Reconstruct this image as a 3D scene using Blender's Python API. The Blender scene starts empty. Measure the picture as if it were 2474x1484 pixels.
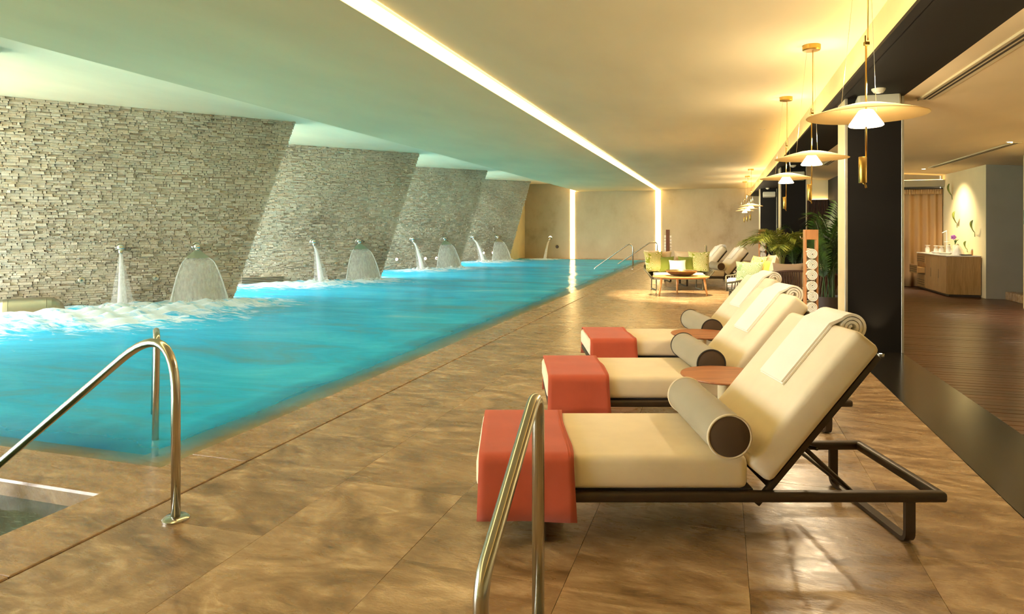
import bpy, bmesh, math, random
from mathutils import Vector, Matrix, Euler
random.seed(7)
sc = bpy.context.scene
COL = sc.collection
PI = math.pi
YAW = math.atan(505 / 1600.0)           # the camera looks a little to the left of the pool's long axis (+Y)
CS, SN = math.cos(YAW), math.sin(YAW)

# ------------------------------------------------------------------ camera, world, exposure
cd = bpy.data.cameras.new('camera'); cam = bpy.data.objects.new('camera', cd); COL.objects.link(cam)
cam.location = (0, 0, 1.4); cam.rotation_euler = (PI / 2, 0, YAW)
cd.sensor_width = 36; cd.lens = 36 * 1600 / 2474.0; cd.shift_y = -187 / 2474.0; cd.clip_start = 0.02; cd.clip_end = 300
sc.camera = cam
w = bpy.data.worlds.new('sky'); sc.world = w; w.use_nodes = True
bg = w.node_tree.nodes['Background']; bg.inputs[0].default_value = (1.0, 0.99, 0.96, 1); bg.inputs[1].default_value = 17.0
vs = sc.view_settings; vs.view_transform = 'Standard'; vs.look = 'None'; vs.gamma = 1; vs.use_curve_mapping = False; vs.exposure = 0.2
sc.cycles.use_denoising = True; sc.cycles.max_bounces = 8; sc.cycles.diffuse_bounces = 5; sc.cycles.glossy_bounces = 3
sc.cycles.transparent_max_bounces = 12; sc.cycles.sample_clamp_indirect = 6; sc.cycles.caustics_reflective = False; sc.cycles.caustics_refractive = False
PENDANT_W = 75; SPOT_W = 1600; STRIP = 14.0

def W(lat, d, z=0.0):
    """point given in metres to the right of / ahead of the viewer -> world"""
    return Vector((lat * CS - d * SN, lat * SN + d * CS, z))

# ------------------------------------------------------------------ materials
MATS = {}
def srgb(r, g, b):
    f = lambda v: (v / 255 / 12.92) if v / 255 <= 0.04045 else ((v / 255 + 0.055) / 1.055) ** 2.4
    return (f(r), f(g), f(b), 1)
class NT:
    def __init__(s, name):
        s.m = bpy.data.materials.new(name); s.m.use_nodes = True; s.t = s.m.node_tree; s.t.nodes.clear()
        s.out = s.t.nodes.new('ShaderNodeOutputMaterial')
    def n(s, typ, **kw):
        nd = s.t.nodes.new('ShaderNode' + typ)
        for k, v in kw.items(): setattr(nd, k, v)
        return nd
    def l(s, a, b): s.t.links.new(a, b)
    def sock(s, v, inp):
        if hasattr(v, 'links') or isinstance(v, bpy.types.NodeSocket): s.l(v, inp)
        else: inp.default_value = v
    def math(s, op, a, b=0.5, clamp=False):
        nd = s.n('Math', operation=op, use_clamp=clamp); s.sock(a, nd.inputs[0]); s.sock(b, nd.inputs[1]); return nd.outputs[0]
    def ramp(s, fac, stops):
        nd = s.n('ValToRGB'); el = nd.color_ramp.elements
        while len(el) < len(stops): el.new(0.5)
        for e, (p, c) in zip(el, stops): e.position = p; e.color = c
        s.l(fac, nd.inputs[0]); return nd.outputs[0]
    def mix(s, fac, a, b, blend='MIX'):
        nd = s.n('Mix', data_type='RGBA', blend_type=blend)
        s.sock(fac, nd.inputs[0]); s.sock(a, nd.inputs[6]); s.sock(b, nd.inputs[7]); return nd.outputs[2]
    def noise(s, vec, scale, detail=3, rough=0.5, dist=0.0):
        nd = s.n('TexNoise'); s.l(vec, nd.inputs['Vector']); nd.inputs['Scale'].default_value = scale
        nd.inputs['Detail'].default_value = detail; nd.inputs['Roughness'].default_value = rough; nd.inputs['Distortion'].default_value = dist
        return nd.outputs[0]
    def coord(s, scale=(1, 1, 1), kind='Object', rot=(0, 0, 0), rnd=False):
        tc = s.n('TexCoord'); mp = s.n('Mapping'); mp.inputs['Scale'].default_value = scale; mp.inputs['Rotation'].default_value = rot
        v = tc.outputs[kind]
        if rnd:
            oi = s.n('ObjectInfo'); ml = s.n('Vector Math' if False else 'VectorMath', operation='SCALE')
            cx = s.n('CombineXYZ'); s.l(oi.outputs['Random'], cx.inputs[0]); s.l(oi.outputs['Random'], cx.inputs[1])
            s.l(cx.outputs[0], ml.inputs[0]); ml.inputs['Scale'].default_value = 57.0
            ad = s.n('VectorMath', operation='ADD'); s.l(v, ad.inputs[0]); s.l(ml.outputs[0], ad.inputs[1]); v = ad.outputs[0]
        s.l(v, mp.inputs['Vector']); return mp.outputs[0]
    def pbr(s, col, rough=0.5, metal=0.0, bump=None, bs=0.2, bd=0.01, **kw):
        p = s.n('BsdfPrincipled'); s.sock(col, p.inputs['Base Color']); s.sock(rough, p.inputs['Roughness']); p.inputs['Metallic'].default_value = metal
        for k, v in kw.items(): s.sock(v, p.inputs[k.replace('_', ' ')])
        if bump is not None:
            b = s.n('Bump'); b.inputs['Strength'].default_value = bs; b.inputs['Distance'].default_value = bd
            s.l(bump, b.inputs['Height']); s.l(b.outputs[0], p.inputs['Normal'])
        return p
    def done(s, sh):
        s.l(sh.outputs[0] if hasattr(sh, 'outputs') else sh, s.out.inputs[0]); MATS[s.m.name] = s.m; return s.m

def M(name): return MATS[name]
def plain(name, col, rough=0.5, metal=0.0, var=0.12, scale=6.0, bump=0.0, bscale=60, stretch=(1, 1, 1), **kw):
    t = NT(name); v = t.coord(stretch)
    n = t.noise(v, scale, 3); dark = tuple(c * (1 - var) for c in col[:3]) + (1,); lite = tuple(min(1, c * (1 + var)) for c in col[:3]) + (1,)
    c = t.ramp(n, [(0.3, dark), (0.7, lite)])
    b = t.noise(v, bscale, 3) if bump else None
    return t.done(t.pbr(c, rough, metal, b, bump, 0.004, **kw))
def emit(name, col, st):
    t = NT(name); e = t.n('Emission'); e.inputs[0].default_value = col; e.inputs[1].default_value = st; return t.done(e)

def make_materials():
    # plaster ceilings
    for nm, c in (('plaster_slab', srgb(226, 207, 164)), ('plaster_white', srgb(246, 228, 192)), ('plaster_warm', srgb(222, 208, 172)), ('plaster_right', srgb(232, 208, 166))):
        plain(nm, c, 0.85, var=0.05, scale=1.3, bump=0.05, bscale=9, stretch=(1, 0.35, 1))
    # concrete far wall
    t = NT('concrete'); v = t.coord((1, 1, 1)); n1 = t.noise(v, 0.7, 5, 0.6); n2 = t.noise(t.coord((1.2, 1.2, 0.6)), 1.1, 5, 0.65)
    m = t.math('ADD', t.math('MULTIPLY', n1, 0.6), t.math('MULTIPLY', n2, 0.4))
    c = t.ramp(m, [(0.28, srgb(160, 138, 104)), (0.45, srgb(190, 172, 136)), (0.72, srgb(206, 190, 154))])
    t.done(t.pbr(c, 0.7, 0, n2, 0.08, 0.01))
    # ledge stone
    t = NT('ledgestone'); v = t.coord((1, 1, 1), rnd=True); n1 = t.noise(v, 0.9, 4, 0.6); n2 = t.noise(t.coord((4, 4, 14)), 2.0, 4, 0.65); n3 = t.noise(v, 38, 3, 0.6)
    m = t.math('ADD', t.math('MULTIPLY', n1, 0.5), t.math('MULTIPLY', n2, 0.5))
    c = t.ramp(m, [(0.3, srgb(128, 117, 102)), (0.47, srgb(184, 173, 154)), (0.7, srgb(210, 202, 184))])
    t.done(t.pbr(c, 0.42, 0, n3, 0.5, 0.02))
    # travertine
    def trav(nm, cols, sc_, rnd, rough):
        t = NT(nm); v = t.coord((0.7, 1.5, 1), rot=(0, 0, 0.45), rnd=rnd)
        w_ = t.noise(v, 1.5 * sc_, 7, 0.62, 3.6); f = t.noise(t.coord((1.2, 3.4, 1), rot=(0, 0, 0.45), rnd=rnd), 5.0 * sc_, 5, 0.65, 1.0)
        pit = t.noise(t.coord((1, 2.4, 1), rot=(0, 0, 0.45), rnd=rnd), 42, 2, 0.5)
        m = t.math('ADD', t.math('MULTIPLY', w_, 0.68), t.math('MULTIPLY', f, 0.32))
        c = t.ramp(m, [(0.34, cols[0]), (0.45, cols[1]), (0.54, cols[2]), (0.64, cols[3])])
        if rnd:
            oi = t.n('ObjectInfo'); k = t.math('MULTIPLY_ADD', oi.outputs['Random'], 0.22)
            k.node.inputs[2].default_value = 0.88
            cc = t.n('CombineColor')
            for i in range(3): t.l(k, cc.inputs[i])
            c = t.mix(1.0, c, cc.outputs[0], 'MULTIPLY')
        c = t.mix(t.ramp(pit, [(0.20, (0.4, 0.4, 0.4, 1)), (0.29, (0, 0, 0, 1))]), c, tuple(x * 0.45 for x in cols[0][:3]) + (1,))
        r = t.ramp(f, [(0.3, (rough + 0.16,) * 3 + (1,)), (0.7, (rough,) * 3 + (1,))])
        return t.done(t.pbr(c, r, 0, t.math('ADD', f, t.math('MULTIPLY', pit, 0.6)), 0.22, 0.006))
    trav('travertine', [srgb(96, 74, 48), srgb(134, 108, 76), srgb(160, 134, 100), srgb(192, 168, 134)], 1.0, True, 0.22)
    trav('coping_stone', [srgb(104, 80, 50), srgb(140, 113, 78), srgb(160, 132, 96), srgb(186, 160, 122)], 1.3, True, 0.2)
    plain('joint', srgb(84, 58, 36), 0.8, var=0.2)
    plain('black_stone', srgb(34, 32, 28), 0.2, var=0.25, scale=1.5, bump=0.05, bscale=20)
    t = NT('wood_floor'); v = t.coord((0.5, 9, 1), rnd=True); n = t.noise(v, 4, 5, 0.6, 0.6); oi = t.n('ObjectInfo')
    c = t.ramp(n, [(0.3, srgb(48, 27, 16)), (0.55, srgb(78, 47, 29)), (0.75, srgb(102, 64, 40))])
    k = t.math('MULTIPLY_ADD', oi.outputs['Random'], 0.5); k.node.inputs[2].default_value = 0.75
    cc = t.n('CombineColor')
    for i in range(3): t.l(k, cc.inputs[i])
    t.done(t.pbr(t.mix(1.0, c, cc.outputs[0], 'MULTIPLY'), 0.32, 0, n, 0.1, 0.004))
    # dark paint, columns
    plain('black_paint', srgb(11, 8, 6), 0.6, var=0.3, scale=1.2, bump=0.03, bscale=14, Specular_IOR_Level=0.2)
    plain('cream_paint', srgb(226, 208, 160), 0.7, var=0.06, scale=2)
    plain('steel_trim', srgb(176, 172, 156), 0.35, 0.8, var=0.1)
    plain('grey_wall', srgb(148, 142, 122), 0.85, var=0.08, scale=1.2)
    plain('wall_cream', srgb(222, 208, 164), 0.8, var=0.05, scale=1.5)
    # steel
    t = NT('brushed_steel'); n = t.noise(t.coord((3, 3, 3)), 2, 3, 0.6)
    t.done(t.pbr(srgb(190, 188, 180), t.ramp(n, [(0.3, (0.19,) * 3 + (1,)), (0.7, (0.24,) * 3 + (1,))]), 1.0))
    plain('chrome', srgb(222, 220, 214), 0.08, 1.0, var=0.02)
    plain('satin_steel', srgb(186, 182, 164), 0.3, 1.0, var=0.05)
    # lounger
    plain('bronze_metal', srgb(62, 50, 36), 0.42, 0.35, var=0.12, scale=20)
    def fabric(nm, col, var=0.05, sc_=260, bs=0.25, rough=0.9):
        t = NT(nm); n = t.noise(t.coord(), 5, 4, 0.55); wv = t.n('TexWave'); wv.inputs['Scale'].default_value = sc_; t.l(t.coord((1, 1, 1), rot=(0.4, 0.3, 0.78)), wv.inputs['Vector'])
        fn = t.noise(t.coord(), sc_, 2)
        c = t.ramp(n, [(0.3, tuple(x * (1 - var) for x in col[:3]) + (1,)), (0.7, tuple(min(1, x * (1 + var)) for x in col[:3]) + (1,))])
        return t.done(t.pbr(c, rough, 0, t.math('ADD', wv.outputs[1], fn), bs, 0.0012, Sheen_Weight=0.15))
    fabric('mattress_cream', srgb(236, 222, 192))
    fabric('throw_coral', srgb(196, 88, 58), 0.08, 180, 0.5)
    fabric('bolster_grey', srgb(150, 142, 120))
    fabric('bolster_brown', srgb(84, 64, 44))
    fabric('piping_light', srgb(220, 206, 176))
    fabric('piping_dark', srgb(46, 38, 30))
    fabric('towel_white', srgb(248, 243, 230), 0.02, 200, 0.3)
    fabric('cushion_green', srgb(128, 142, 54)); fabric('cushion_white', srgb(246, 238, 222)); fabric('cushion_cream', srgb(228, 206, 170))
    fabric('cushion_yellow', srgb(226, 202, 96)); fabric('cushion_taupe', srgb(160, 138, 114))
    def damask(nm, base, fig):
        t = NT(nm); vo = t.n('TexVoronoi'); vo.inputs['Scale'].default_value = 6.5; vo.inputs['Randomness'].default_value = 0.5; t.l(t.coord(), vo.inputs['Vector'])
        d = vo.outputs['Distance']; ring = t.math('SINE', t.math('MULTIPLY', d, 62.0)); edge = t.noise(t.coord(), 34, 2)
        lace = t.math('ADD', ring, t.math('MULTIPLY', edge, 1.6)); inside = t.math('LESS_THAN', t.noise(t.coord(), 5.0, 2), 0.62)
        msk = t.math('MULTIPLY', t.math('GREATER_THAN', lace, 0.75), inside)
        return t.done(t.pbr(t.mix(msk, base, fig), 0.85, 0, edge, 0.2, 0.002, Sheen_Weight=0.15))
    damask('damask_green', srgb(150, 164, 52), srgb(236, 226, 176))
    damask('damask_aqua', srgb(150, 184, 128), srgb(226, 224, 182))
    # woods
    def wood(nm, a, b, rough=0.4, st=(0.8, 9, 9)):
        t = NT(nm); n = t.noise(t.coord(st, rnd=True), 3.0, 5, 0.6, 1.2); c = t.ramp(n, [(0.32, a), (0.68, b)])
        return t.done(t.pbr(c, rough, 0, n, 0.06, 0.002))
    wood('teak', srgb(140, 84, 50), srgb(184, 120, 76)); wood('oak_light', srgb(206, 146, 84), srgb(230, 176, 112))
    wood('oak_rack', srgb(176, 116, 66), srgb(206, 146, 92), st=(9, 9, 0.8)); wood('walnut', srgb(84, 48, 28), srgb(116, 70, 42), st=(9, 9, 0.8))
    wood('oak_cabinet', srgb(146, 112, 66), srgb(176, 138, 86), 0.5, (12, 12, 0.8))
    wood('slat_wood', srgb(52, 30, 18), srgb(80, 48, 28), 0.5, (9, 9, 0.6))
    plain('rope_grey', srgb(104, 100, 80), 0.8, var=0.2, scale=60, bump=0.4, bscale=160)
    plain('rope_brown', srgb(66, 42, 26), 0.8, var=0.2, scale=60, bump=0.4, bscale=160)
    plain('bowl_dark', srgb(96, 76, 54), 0.28, 0.3, var=0.3, scale=9)
    plain('white_marble', srgb(236, 232, 222), 0.25, var=0.05, scale=3)
    plain('ceramic', srgb(240, 238, 230), 0.2, var=0.02)
    plain('pot_dark', srgb(52, 40, 30), 0.5, var=0.2)
    plain('soil', srgb(40, 28, 20), 0.95, var=0.4, scale=40)
    plain('speaker_grey', srgb(186, 184, 166), 0.5, var=0.03)
    plain('brass', srgb(196, 160, 84), 0.28, 1.0, var=0.06)
    plain('dark_tray', srgb(30, 32, 44), 0.3)
    plain('purple', srgb(150, 84, 176), 0.6); plain('grille', srgb(214, 198, 160), 0.5, var=0.03); plain('grille_dark', srgb(60, 48, 34), 0.8)
    t = NT('leaf'); n = t.noise(t.coord(rnd=True), 7, 3); c = t.ramp(n, [(0.3, srgb(20, 42, 14)), (0.7, srgb(64, 98, 32))]); p = t.pbr(c, 0.45); tr = t.n('BsdfTranslucent'); t.l(c, tr.inputs[0])
    mx = t.n('MixShader'); mx.inputs[0].default_value = 0.25; t.l(p.outputs[0], mx.inputs[1]); t.l(tr.outputs[0], mx.inputs[2]); t.done(mx)
    t = NT('leaf_yellow'); n = t.noise(t.coord(rnd=True), 7, 3); c = t.ramp(n, [(0.3, srgb(62, 84, 28)), (0.7, srgb(150, 158, 66))]); p = t.pbr(c, 0.45); tr = t.n('BsdfTranslucent'); t.l(c, tr.inputs[0])
    mx = t.n('MixShader'); mx.inputs[0].default_value = 0.25; t.l(p.outputs[0], mx.inputs[1]); t.l(tr.outputs[0], mx.inputs[2]); t.done(mx)
    # lamp materials
    t = NT('lamp_disc'); d = t.n('BsdfDiffuse'); d.inputs[0].default_value = srgb(226, 206, 160); tr = t.n('BsdfTranslucent'); tr.inputs[0].default_value = srgb(250, 226, 170)
    mx = t.n('MixShader'); mx.inputs[0].default_value = 0.25; t.l(d.outputs[0], mx.inputs[1]); t.l(tr.outputs[0], mx.inputs[2]); t.done(mx)
    emit('lamp_glow', srgb(255, 226, 170), 11.0); emit('led_warm', srgb(255, 214, 140), STRIP); emit('led_soft', srgb(255, 206, 124), 45.0); emit('led_spot', srgb(255, 230, 180), 40.0)
    emit('led_dim', srgb(255, 206, 124), 9.0); emit('exit_green', srgb(40, 150, 90), 0.5); emit('exit_white', srgb(235, 250, 240), 0.9); emit('wall_light', srgb(255, 240, 215), 3.0)
    t = NT('glass'); g = t.pbr((0.95, 0.95, 0.9, 1), 0.05); tp = t.n('BsdfTransparent'); mx = t.n('MixShader'); mx.inputs[0].default_value = 0.6; t.l(g.outputs[0], mx.inputs[1]); t.l(tp.outputs[0], mx.inputs[2]); t.done(mx)
    t = NT('curtain'); c = srgb(206, 170, 122); d = t.n('BsdfDiffuse'); d.inputs[0].default_value = c; tr = t.n('BsdfTranslucent'); tr.inputs[0].default_value = c
    mx = t.n('MixShader'); mx.inputs[0].default_value = 0.3; t.l(d.outputs[0], mx.inputs[1]); t.l(tr.outputs[0], mx.inputs[2]); t.done(mx)
    plain('terrace', srgb(222, 214, 194), 0.8, var=0.05)  # unseen ground, kept pale to bounce daylight onto the upper ceiling
    plain('lawn', srgb(110, 150, 70), 0.9, var=0.3, scale=2)  # unseen ground, its green tints the light bounced onto the slab
    # pool
    t = NT('pool_tile'); n = t.noise(t.coord(), 1.2, 4); c = t.ramp(n, [(0.3, srgb(40, 176, 205)), (0.7, srgb(70, 200, 220))]); t.done(t.pbr(c, 0.4))
    t = NT('pool_ledge'); v = t.coord(); sx = t.n('SeparateXYZ'); t.l(v, sx.inputs[0]); n = t.noise(t.coord((0.6, 2, 1)), 1.4, 5, 0.6, 1.2)
    c = t.ramp(n, [(0.3, srgb(186, 156, 112)), (0.7, srgb(216, 190, 148))]); t.done(t.pbr(c, 0.4))
make_materials()

JETS = []   # where falling water churns the surface: (x, y, radius)
def water_material():
    t = NT('pool_water'); v = t.coord(); sx = t.n('SeparateXYZ'); t.l(v, sx.inputs[0])
    wob = t.noise(t.coord((1.0, 0.5, 1), rot=(0, 0, 0.3)), 1.6, 3, 0.55)
    wv = t.noise(t.coord((1.1, 2.6, 1), rot=(0, 0, 0.35)), 1.5, 4, 0.55, 0.8); rip = t.noise(t.coord((1, 2.0, 1), rot=(0, 0, -0.2)), 9, 3, 0.5)
    big = t.noise(t.coord((0.5, 1.3, 1), rot=(0, 0, 0.3)), 0.75, 5, 0.62, 0.8)
    body = t.ramp(big, [(0.32, srgb(76, 166, 190)), (0.47, srgb(40, 182, 232)), (0.62, srgb(62, 202, 244)), (0.78, srgb(138, 216, 238))])
    # foam where the jets land
    fm = None
    for (x, y, r) in JETS:
        dn = t.n('VectorMath', operation='DISTANCE'); t.l(v, dn.inputs[0]); dn.inputs[1].default_value = (x, y, 0)
        k = t.math('SUBTRACT', 1.0, t.math('DIVIDE', dn.outputs['Value'], r), True)
        fm = k if fm is None else t.math('MAXIMUM', fm, k)
    fn = t.noise(t.coord((0.9, 2.4, 1), rot=(0, 0, 0.3)), 2.3, 6, 0.68, 1.2)
    fs = t.math('ADD', t.math('MULTIPLY', fm, 1.05), t.math('MULTIPLY', t.math('SUBTRACT', fn, 0.5), 2.2))
    foam = t.ramp(fs, [(0.42, (0, 0, 0, 1)), (0.85, (1, 1, 1, 1))])
    col = t.mix(foam, body, srgb(228, 243, 252))
    dif = t.n('BsdfDiffuse'); t.l(col, dif.inputs[0])
    tp = t.n('BsdfTransparent'); tp.inputs[0].default_value = (0.92, 1.0, 1.0, 1)
    # milky with depth: the shelf by the deck edge lies shallow under the surface
    dx = t.math('SUBTRACT', -3.15, sx.outputs[0]); dy = t.math('SUBTRACT', sx.outputs[1], 3.05)
    sh = t.math('MINIMUM', dx, t.math('MULTIPLY', dy, 0.8)); sh = t.math('ADD', sh, t.math('MULTIPLY', t.math('SUBTRACT', wob, 0.5), 0.5))
    dep = t.ramp(sh, [(0.02, (0, 0, 0, 1)), (0.6, (0.93,) * 3 + (1,))])
    mx = t.n('MixShader'); t.l(dep, mx.inputs[0]); t.l(tp.outputs[0], mx.inputs[1]); t.l(dif.outputs[0], mx.inputs[2])
    gl = t.n('BsdfGlossy'); gl.inputs['Roughness'].default_value = 0.07
    bp = t.n('Bump'); bp.inputs['Strength'].default_value = 0.35; bp.inputs['Distance'].default_value = 0.05
    t.l(t.math('ADD', wv, t.math('MULTIPLY', rip, 0.25)), bp.inputs['Height']); t.l(bp.outputs[0], gl.inputs['Normal'])
    fr = t.n('Fresnel'); fr.inputs[0].default_value = 1.33; t.l(bp.outputs[0], fr.inputs['Normal'])
    fk = t.math('MULTIPLY', fr.outputs[0], t.math('SUBTRACT', 0.42, t.math('MULTIPLY', foam, 0.38)))
    m2 = t.n('MixShader'); t.l(fk, m2.inputs[0]); t.l(mx.outputs[0], m2.inputs[1]); t.l(gl.outputs[0], m2.inputs[2])
    return t.done(m2)
def spray_material(nm, a0, a1, st=(26, 26, 0.8)):
    t = NT(nm); n = t.noise(t.coord(st), 2.0, 4, 0.6); a = t.ramp(n, [(0.3, (a0,) * 3 + (1,)), (0.7, (a1,) * 3 + (1,))])
    d = t.n('BsdfDiffuse'); d.inputs[0].default_value = (0.92, 0.94, 0.95, 1); tr = t.n('BsdfTranslucent'); tr.inputs[0].default_value = (0.92, 0.94, 0.95, 1)
    m1 = t.n('MixShader'); m1.inputs[0].default_value = 0.5; t.l(d.outputs[0], m1.inputs[1]); t.l(tr.outputs[0], m1.inputs[2])
    tp = t.n('BsdfTransparent'); m2 = t.n('MixShader'); t.l(a, m2.inputs[0]); t.l(tp.outputs[0], m2.inputs[1]); t.l(m1.outputs[0], m2.inputs[2])
    return t.done(m2)
spray_material('spray_core', 0.55, 0.9); spray_material('spray_mist', 0.05, 0.28); spray_material('spray_fan', 0.18, 0.55, (13, 13, 0.3)); spray_material('spray_splash', 0.25, 0.75, (5, 5, 5))

# ------------------------------------------------------------------ geometry helpers
def obj(name, bm, mat, parent=None, smooth=False, loc=None, rot=None):
    me = bpy.data.meshes.new(name); bm.normal_update(); bm.to_mesh(me); bm.free()
    if smooth:
        for p in me.polygons: p.use_smooth = True
        if smooth == 'auto':
            me.set_sharp_from_angle(angle=math.radians(38))
    o = bpy.data.objects.new(name, me); COL.objects.link(o)
    for m in (mat if isinstance(mat, (list, tuple)) else [mat]): me.materials.append(M(m))
    if parent is not None: o.parent = parent
    if loc is not None: o.location = loc
    if rot is not None: o.rotation_euler = rot
    return o
def tag(o, label=None, cat=None, group=None, kind=None):
    if label: o['label'] = label
    if cat: o['category'] = cat
    if group: o['group'] = group
    if kind: o['kind'] = kind
    return o
def thing(name, label, cat, loc=(0, 0, 0), rz=0.0, group=None, rot=None):
    o = bpy.data.objects.new(name, None); COL.objects.link(o); o.empty_display_size = 0.1
    o.location = loc; o.rotation_euler = rot if rot else (0, 0, rz)
    return tag(o, label, cat, group)
def struct(name, bm, mat, label=None, smooth=False):
    o = obj(name, bm, mat, None, smooth); return tag(o, label, None, None, 'structure')
def dup(root, loc=None, rz=None, label=None, group=None):
    r = root.copy(); COL.objects.link(r)
    if loc is not None: r.location = loc
    if rz is not None: r.rotation_euler[2] = rz
    if label: r['label'] = label
    if group: r['group'] = group
    for ch in list(root.children):
        c = ch.copy(); COL.objects.link(c); c.parent = r
        for g in list(ch.children):
            e = g.copy(); COL.objects.link(e); e.parent = c
    return r
def NB(): return bmesh.new()
def box(bm, x0, x1, y0, y1, z0, z1):
    v = [bm.verts.new(p) for p in ((x0, y0, z0), (x1, y0, z0), (x1, y1, z0), (x0, y1, z0), (x0, y0, z1), (x1, y0, z1), (x1, y1, z1), (x0, y1, z1))]
    for f in ((3, 2, 1, 0), (4, 5, 6, 7), (0, 1, 5, 4), (1, 2, 6, 5), (2, 3, 7, 6), (3, 0, 4, 7)): bm.faces.new([v[i] for i in f])
    return bm
def rbox(bm, x0, x1, y0, y1, z0, z1, r=0.02, seg=3):
    b = NB(); box(b, x0, x1, y0, y1, z0, z1)
    bmesh.ops.bevel(b, geom=b.edges[:], offset=r, segments=seg, profile=0.5, affect='EDGES', clamp_overlap=True)
    join(bm, b); return bm
def join(bm, b, mat=None):
    mp = {}
    for v in b.verts: mp[v] = bm.verts.new(mat @ v.co if mat else v.co)
    for f in b.faces:
        try:
            nf = bm.faces.new([mp[v] for v in f.verts]); nf.material_index = f.material_index
        except ValueError: pass
    b.free(); return bm
def prism(bm, pts, z0, z1):
    a = [bm.verts.new((p[0], p[1], z0)) for p in pts]; b = [bm.verts.new((p[0], p[1], z1)) for p in pts]; n = len(pts)
    bm.faces.new(a[::-1]); bm.faces.new(b)
    for i in range(n): bm.faces.new((a[i], a[(i + 1) % n], b[(i + 1) % n], b[i]))
    return bm
def lathe(bm, prof, n=32, c=(0, 0, 0), cap=True):
    rings = []
    for (r, z) in prof:
        if r < 1e-6: rings.append([bm.verts.new((c[0], c[1], c[2] + z))])
        else: rings.append([bm.verts.new((c[0] + r * math.cos(2 * PI * i / n), c[1] + r * math.sin(2 * PI * i / n), c[2] + z)) for i in range(n)])
    for a, b in zip(rings, rings[1:]):
        for i in range(n):
            j = (i + 1) % n
            if len(a) == 1 and len(b) == 1: continue
            if len(a) == 1: bm.faces.new((a[0], b[j], b[i]))
            elif len(b) == 1: bm.faces.new((a[i], a[j], b[0]))
            else: bm.faces.new((a[i], a[j], b[j], b[i]))
    if cap:
        for r in (rings[0], rings[-1]):
            if len(r) > 1:
                try: bm.faces.new(r if r is rings[-1] else r[::-1])
                except ValueError: pass
    return bm
def fillet(pts, r, seg=8):
    pts = [Vector(p) for p in pts]; out = [pts[0]]
    for i in range(1, len(pts) - 1):
        p, a, b = pts[i], pts[i - 1], pts[i + 1]; da, db = (a - p), (b - p)
        rr = r[i] if isinstance(r, (list, tuple)) else r
        ang = da.angle(db); t = min(rr / max(1e-4, math.tan(ang / 2)), da.length * 0.49, db.length * 0.49)
        s, e = p + da.normalized() * t, p + db.normalized() * t
        for k in range(seg + 1):
            u = k / seg; out.append(s * (1 - u) ** 2 + p * 2 * u * (1 - u) + e * u * u)
    out.append(pts[-1]); return out
def tube(bm, pts, r, n=12, cap=True, sect=None, up=None):
    """sweep a circle (or a section given as 2-D points) along a polyline; r may be a list"""
    pts = [Vector(p) for p in pts]; rings = []; N = len(pts)
    tang = [(pts[min(i + 1, N - 1)] - pts[max(i - 1, 0)]).normalized() for i in range(N)]
    ref = Vector(up) if up else (Vector((0, 0, 1)) if abs(tang[0].z) < 0.9 else Vector((1, 0, 0)))
    nrm = (ref - tang[0] * ref.dot(tang[0])).normalized()
    for i in range(N):
        nrm = (nrm - tang[i] * nrm.dot(tang[i])).normalized(); bn = tang[i].cross(nrm); rr = r[i] if isinstance(r, (list, tuple)) else r
        if sect: rings.append([bm.verts.new(pts[i] + nrm * a + bn * b) for a, b in sect])
        else: rings.append([bm.verts.new(pts[i] + nrm * (rr * math.cos(2 * PI * k / n)) + bn * (rr * math.sin(2 * PI * k / n))) for k in range(n)])
    m = len(rings[0])
    for a, b in zip(rings, rings[1:]):
        for k in range(m): bm.faces.new((a[k], a[(k + 1) % m], b[(k + 1) % m], b[k]))
    if cap: bm.faces.new(rings[0][::-1]); bm.faces.new(rings[-1])
    return bm
def spiral_profile(r0, r1, turns, th, n=70, a0=0.0):
    """closed 2-D outline of a rolled sheet"""
    outr, inr = [], []
    for i in range(n + 1):
        u = i / n; a = a0 + u * turns * 2 * PI; r = r1 + (r0 - r1) * u
        outr.append((r * math.cos(a), r * math.sin(a))); inr.append(((r - th) * math.cos(a), (r - th) * math.sin(a)))
    return outr, inr
def strip_solid(bm, A, B, y0, y1, ax='xz'):
    """solid between two polylines A (outer) and B (inner) given in x-z, extruded along y"""
    P = lambda p, y: (p[0], y, p[1])
    rows = [[bm.verts.new(P(p, y)) for p in L] for y in (y0, y1) for L in (A, B)]
    a0, b0, a1, b1 = rows; n = len(A)
    for i in range(n - 1):
        bm.faces.new((a0[i], a0[i + 1], a1[i + 1], a1[i])); bm.faces.new((b0[i + 1], b0[i], b1[i], b1[i + 1]))
        bm.faces.new((a0[i + 1], a0[i], b0[i], b0[i + 1])); bm.faces.new((a1[i], a1[i + 1], b1[i + 1], b1[i]))
    bm.faces.new((a0[0], a1[0], b1[0], b0[0])); bm.faces.new((a0[-1], b0[-1], b1[-1], a1[-1]))
    return bm

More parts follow.
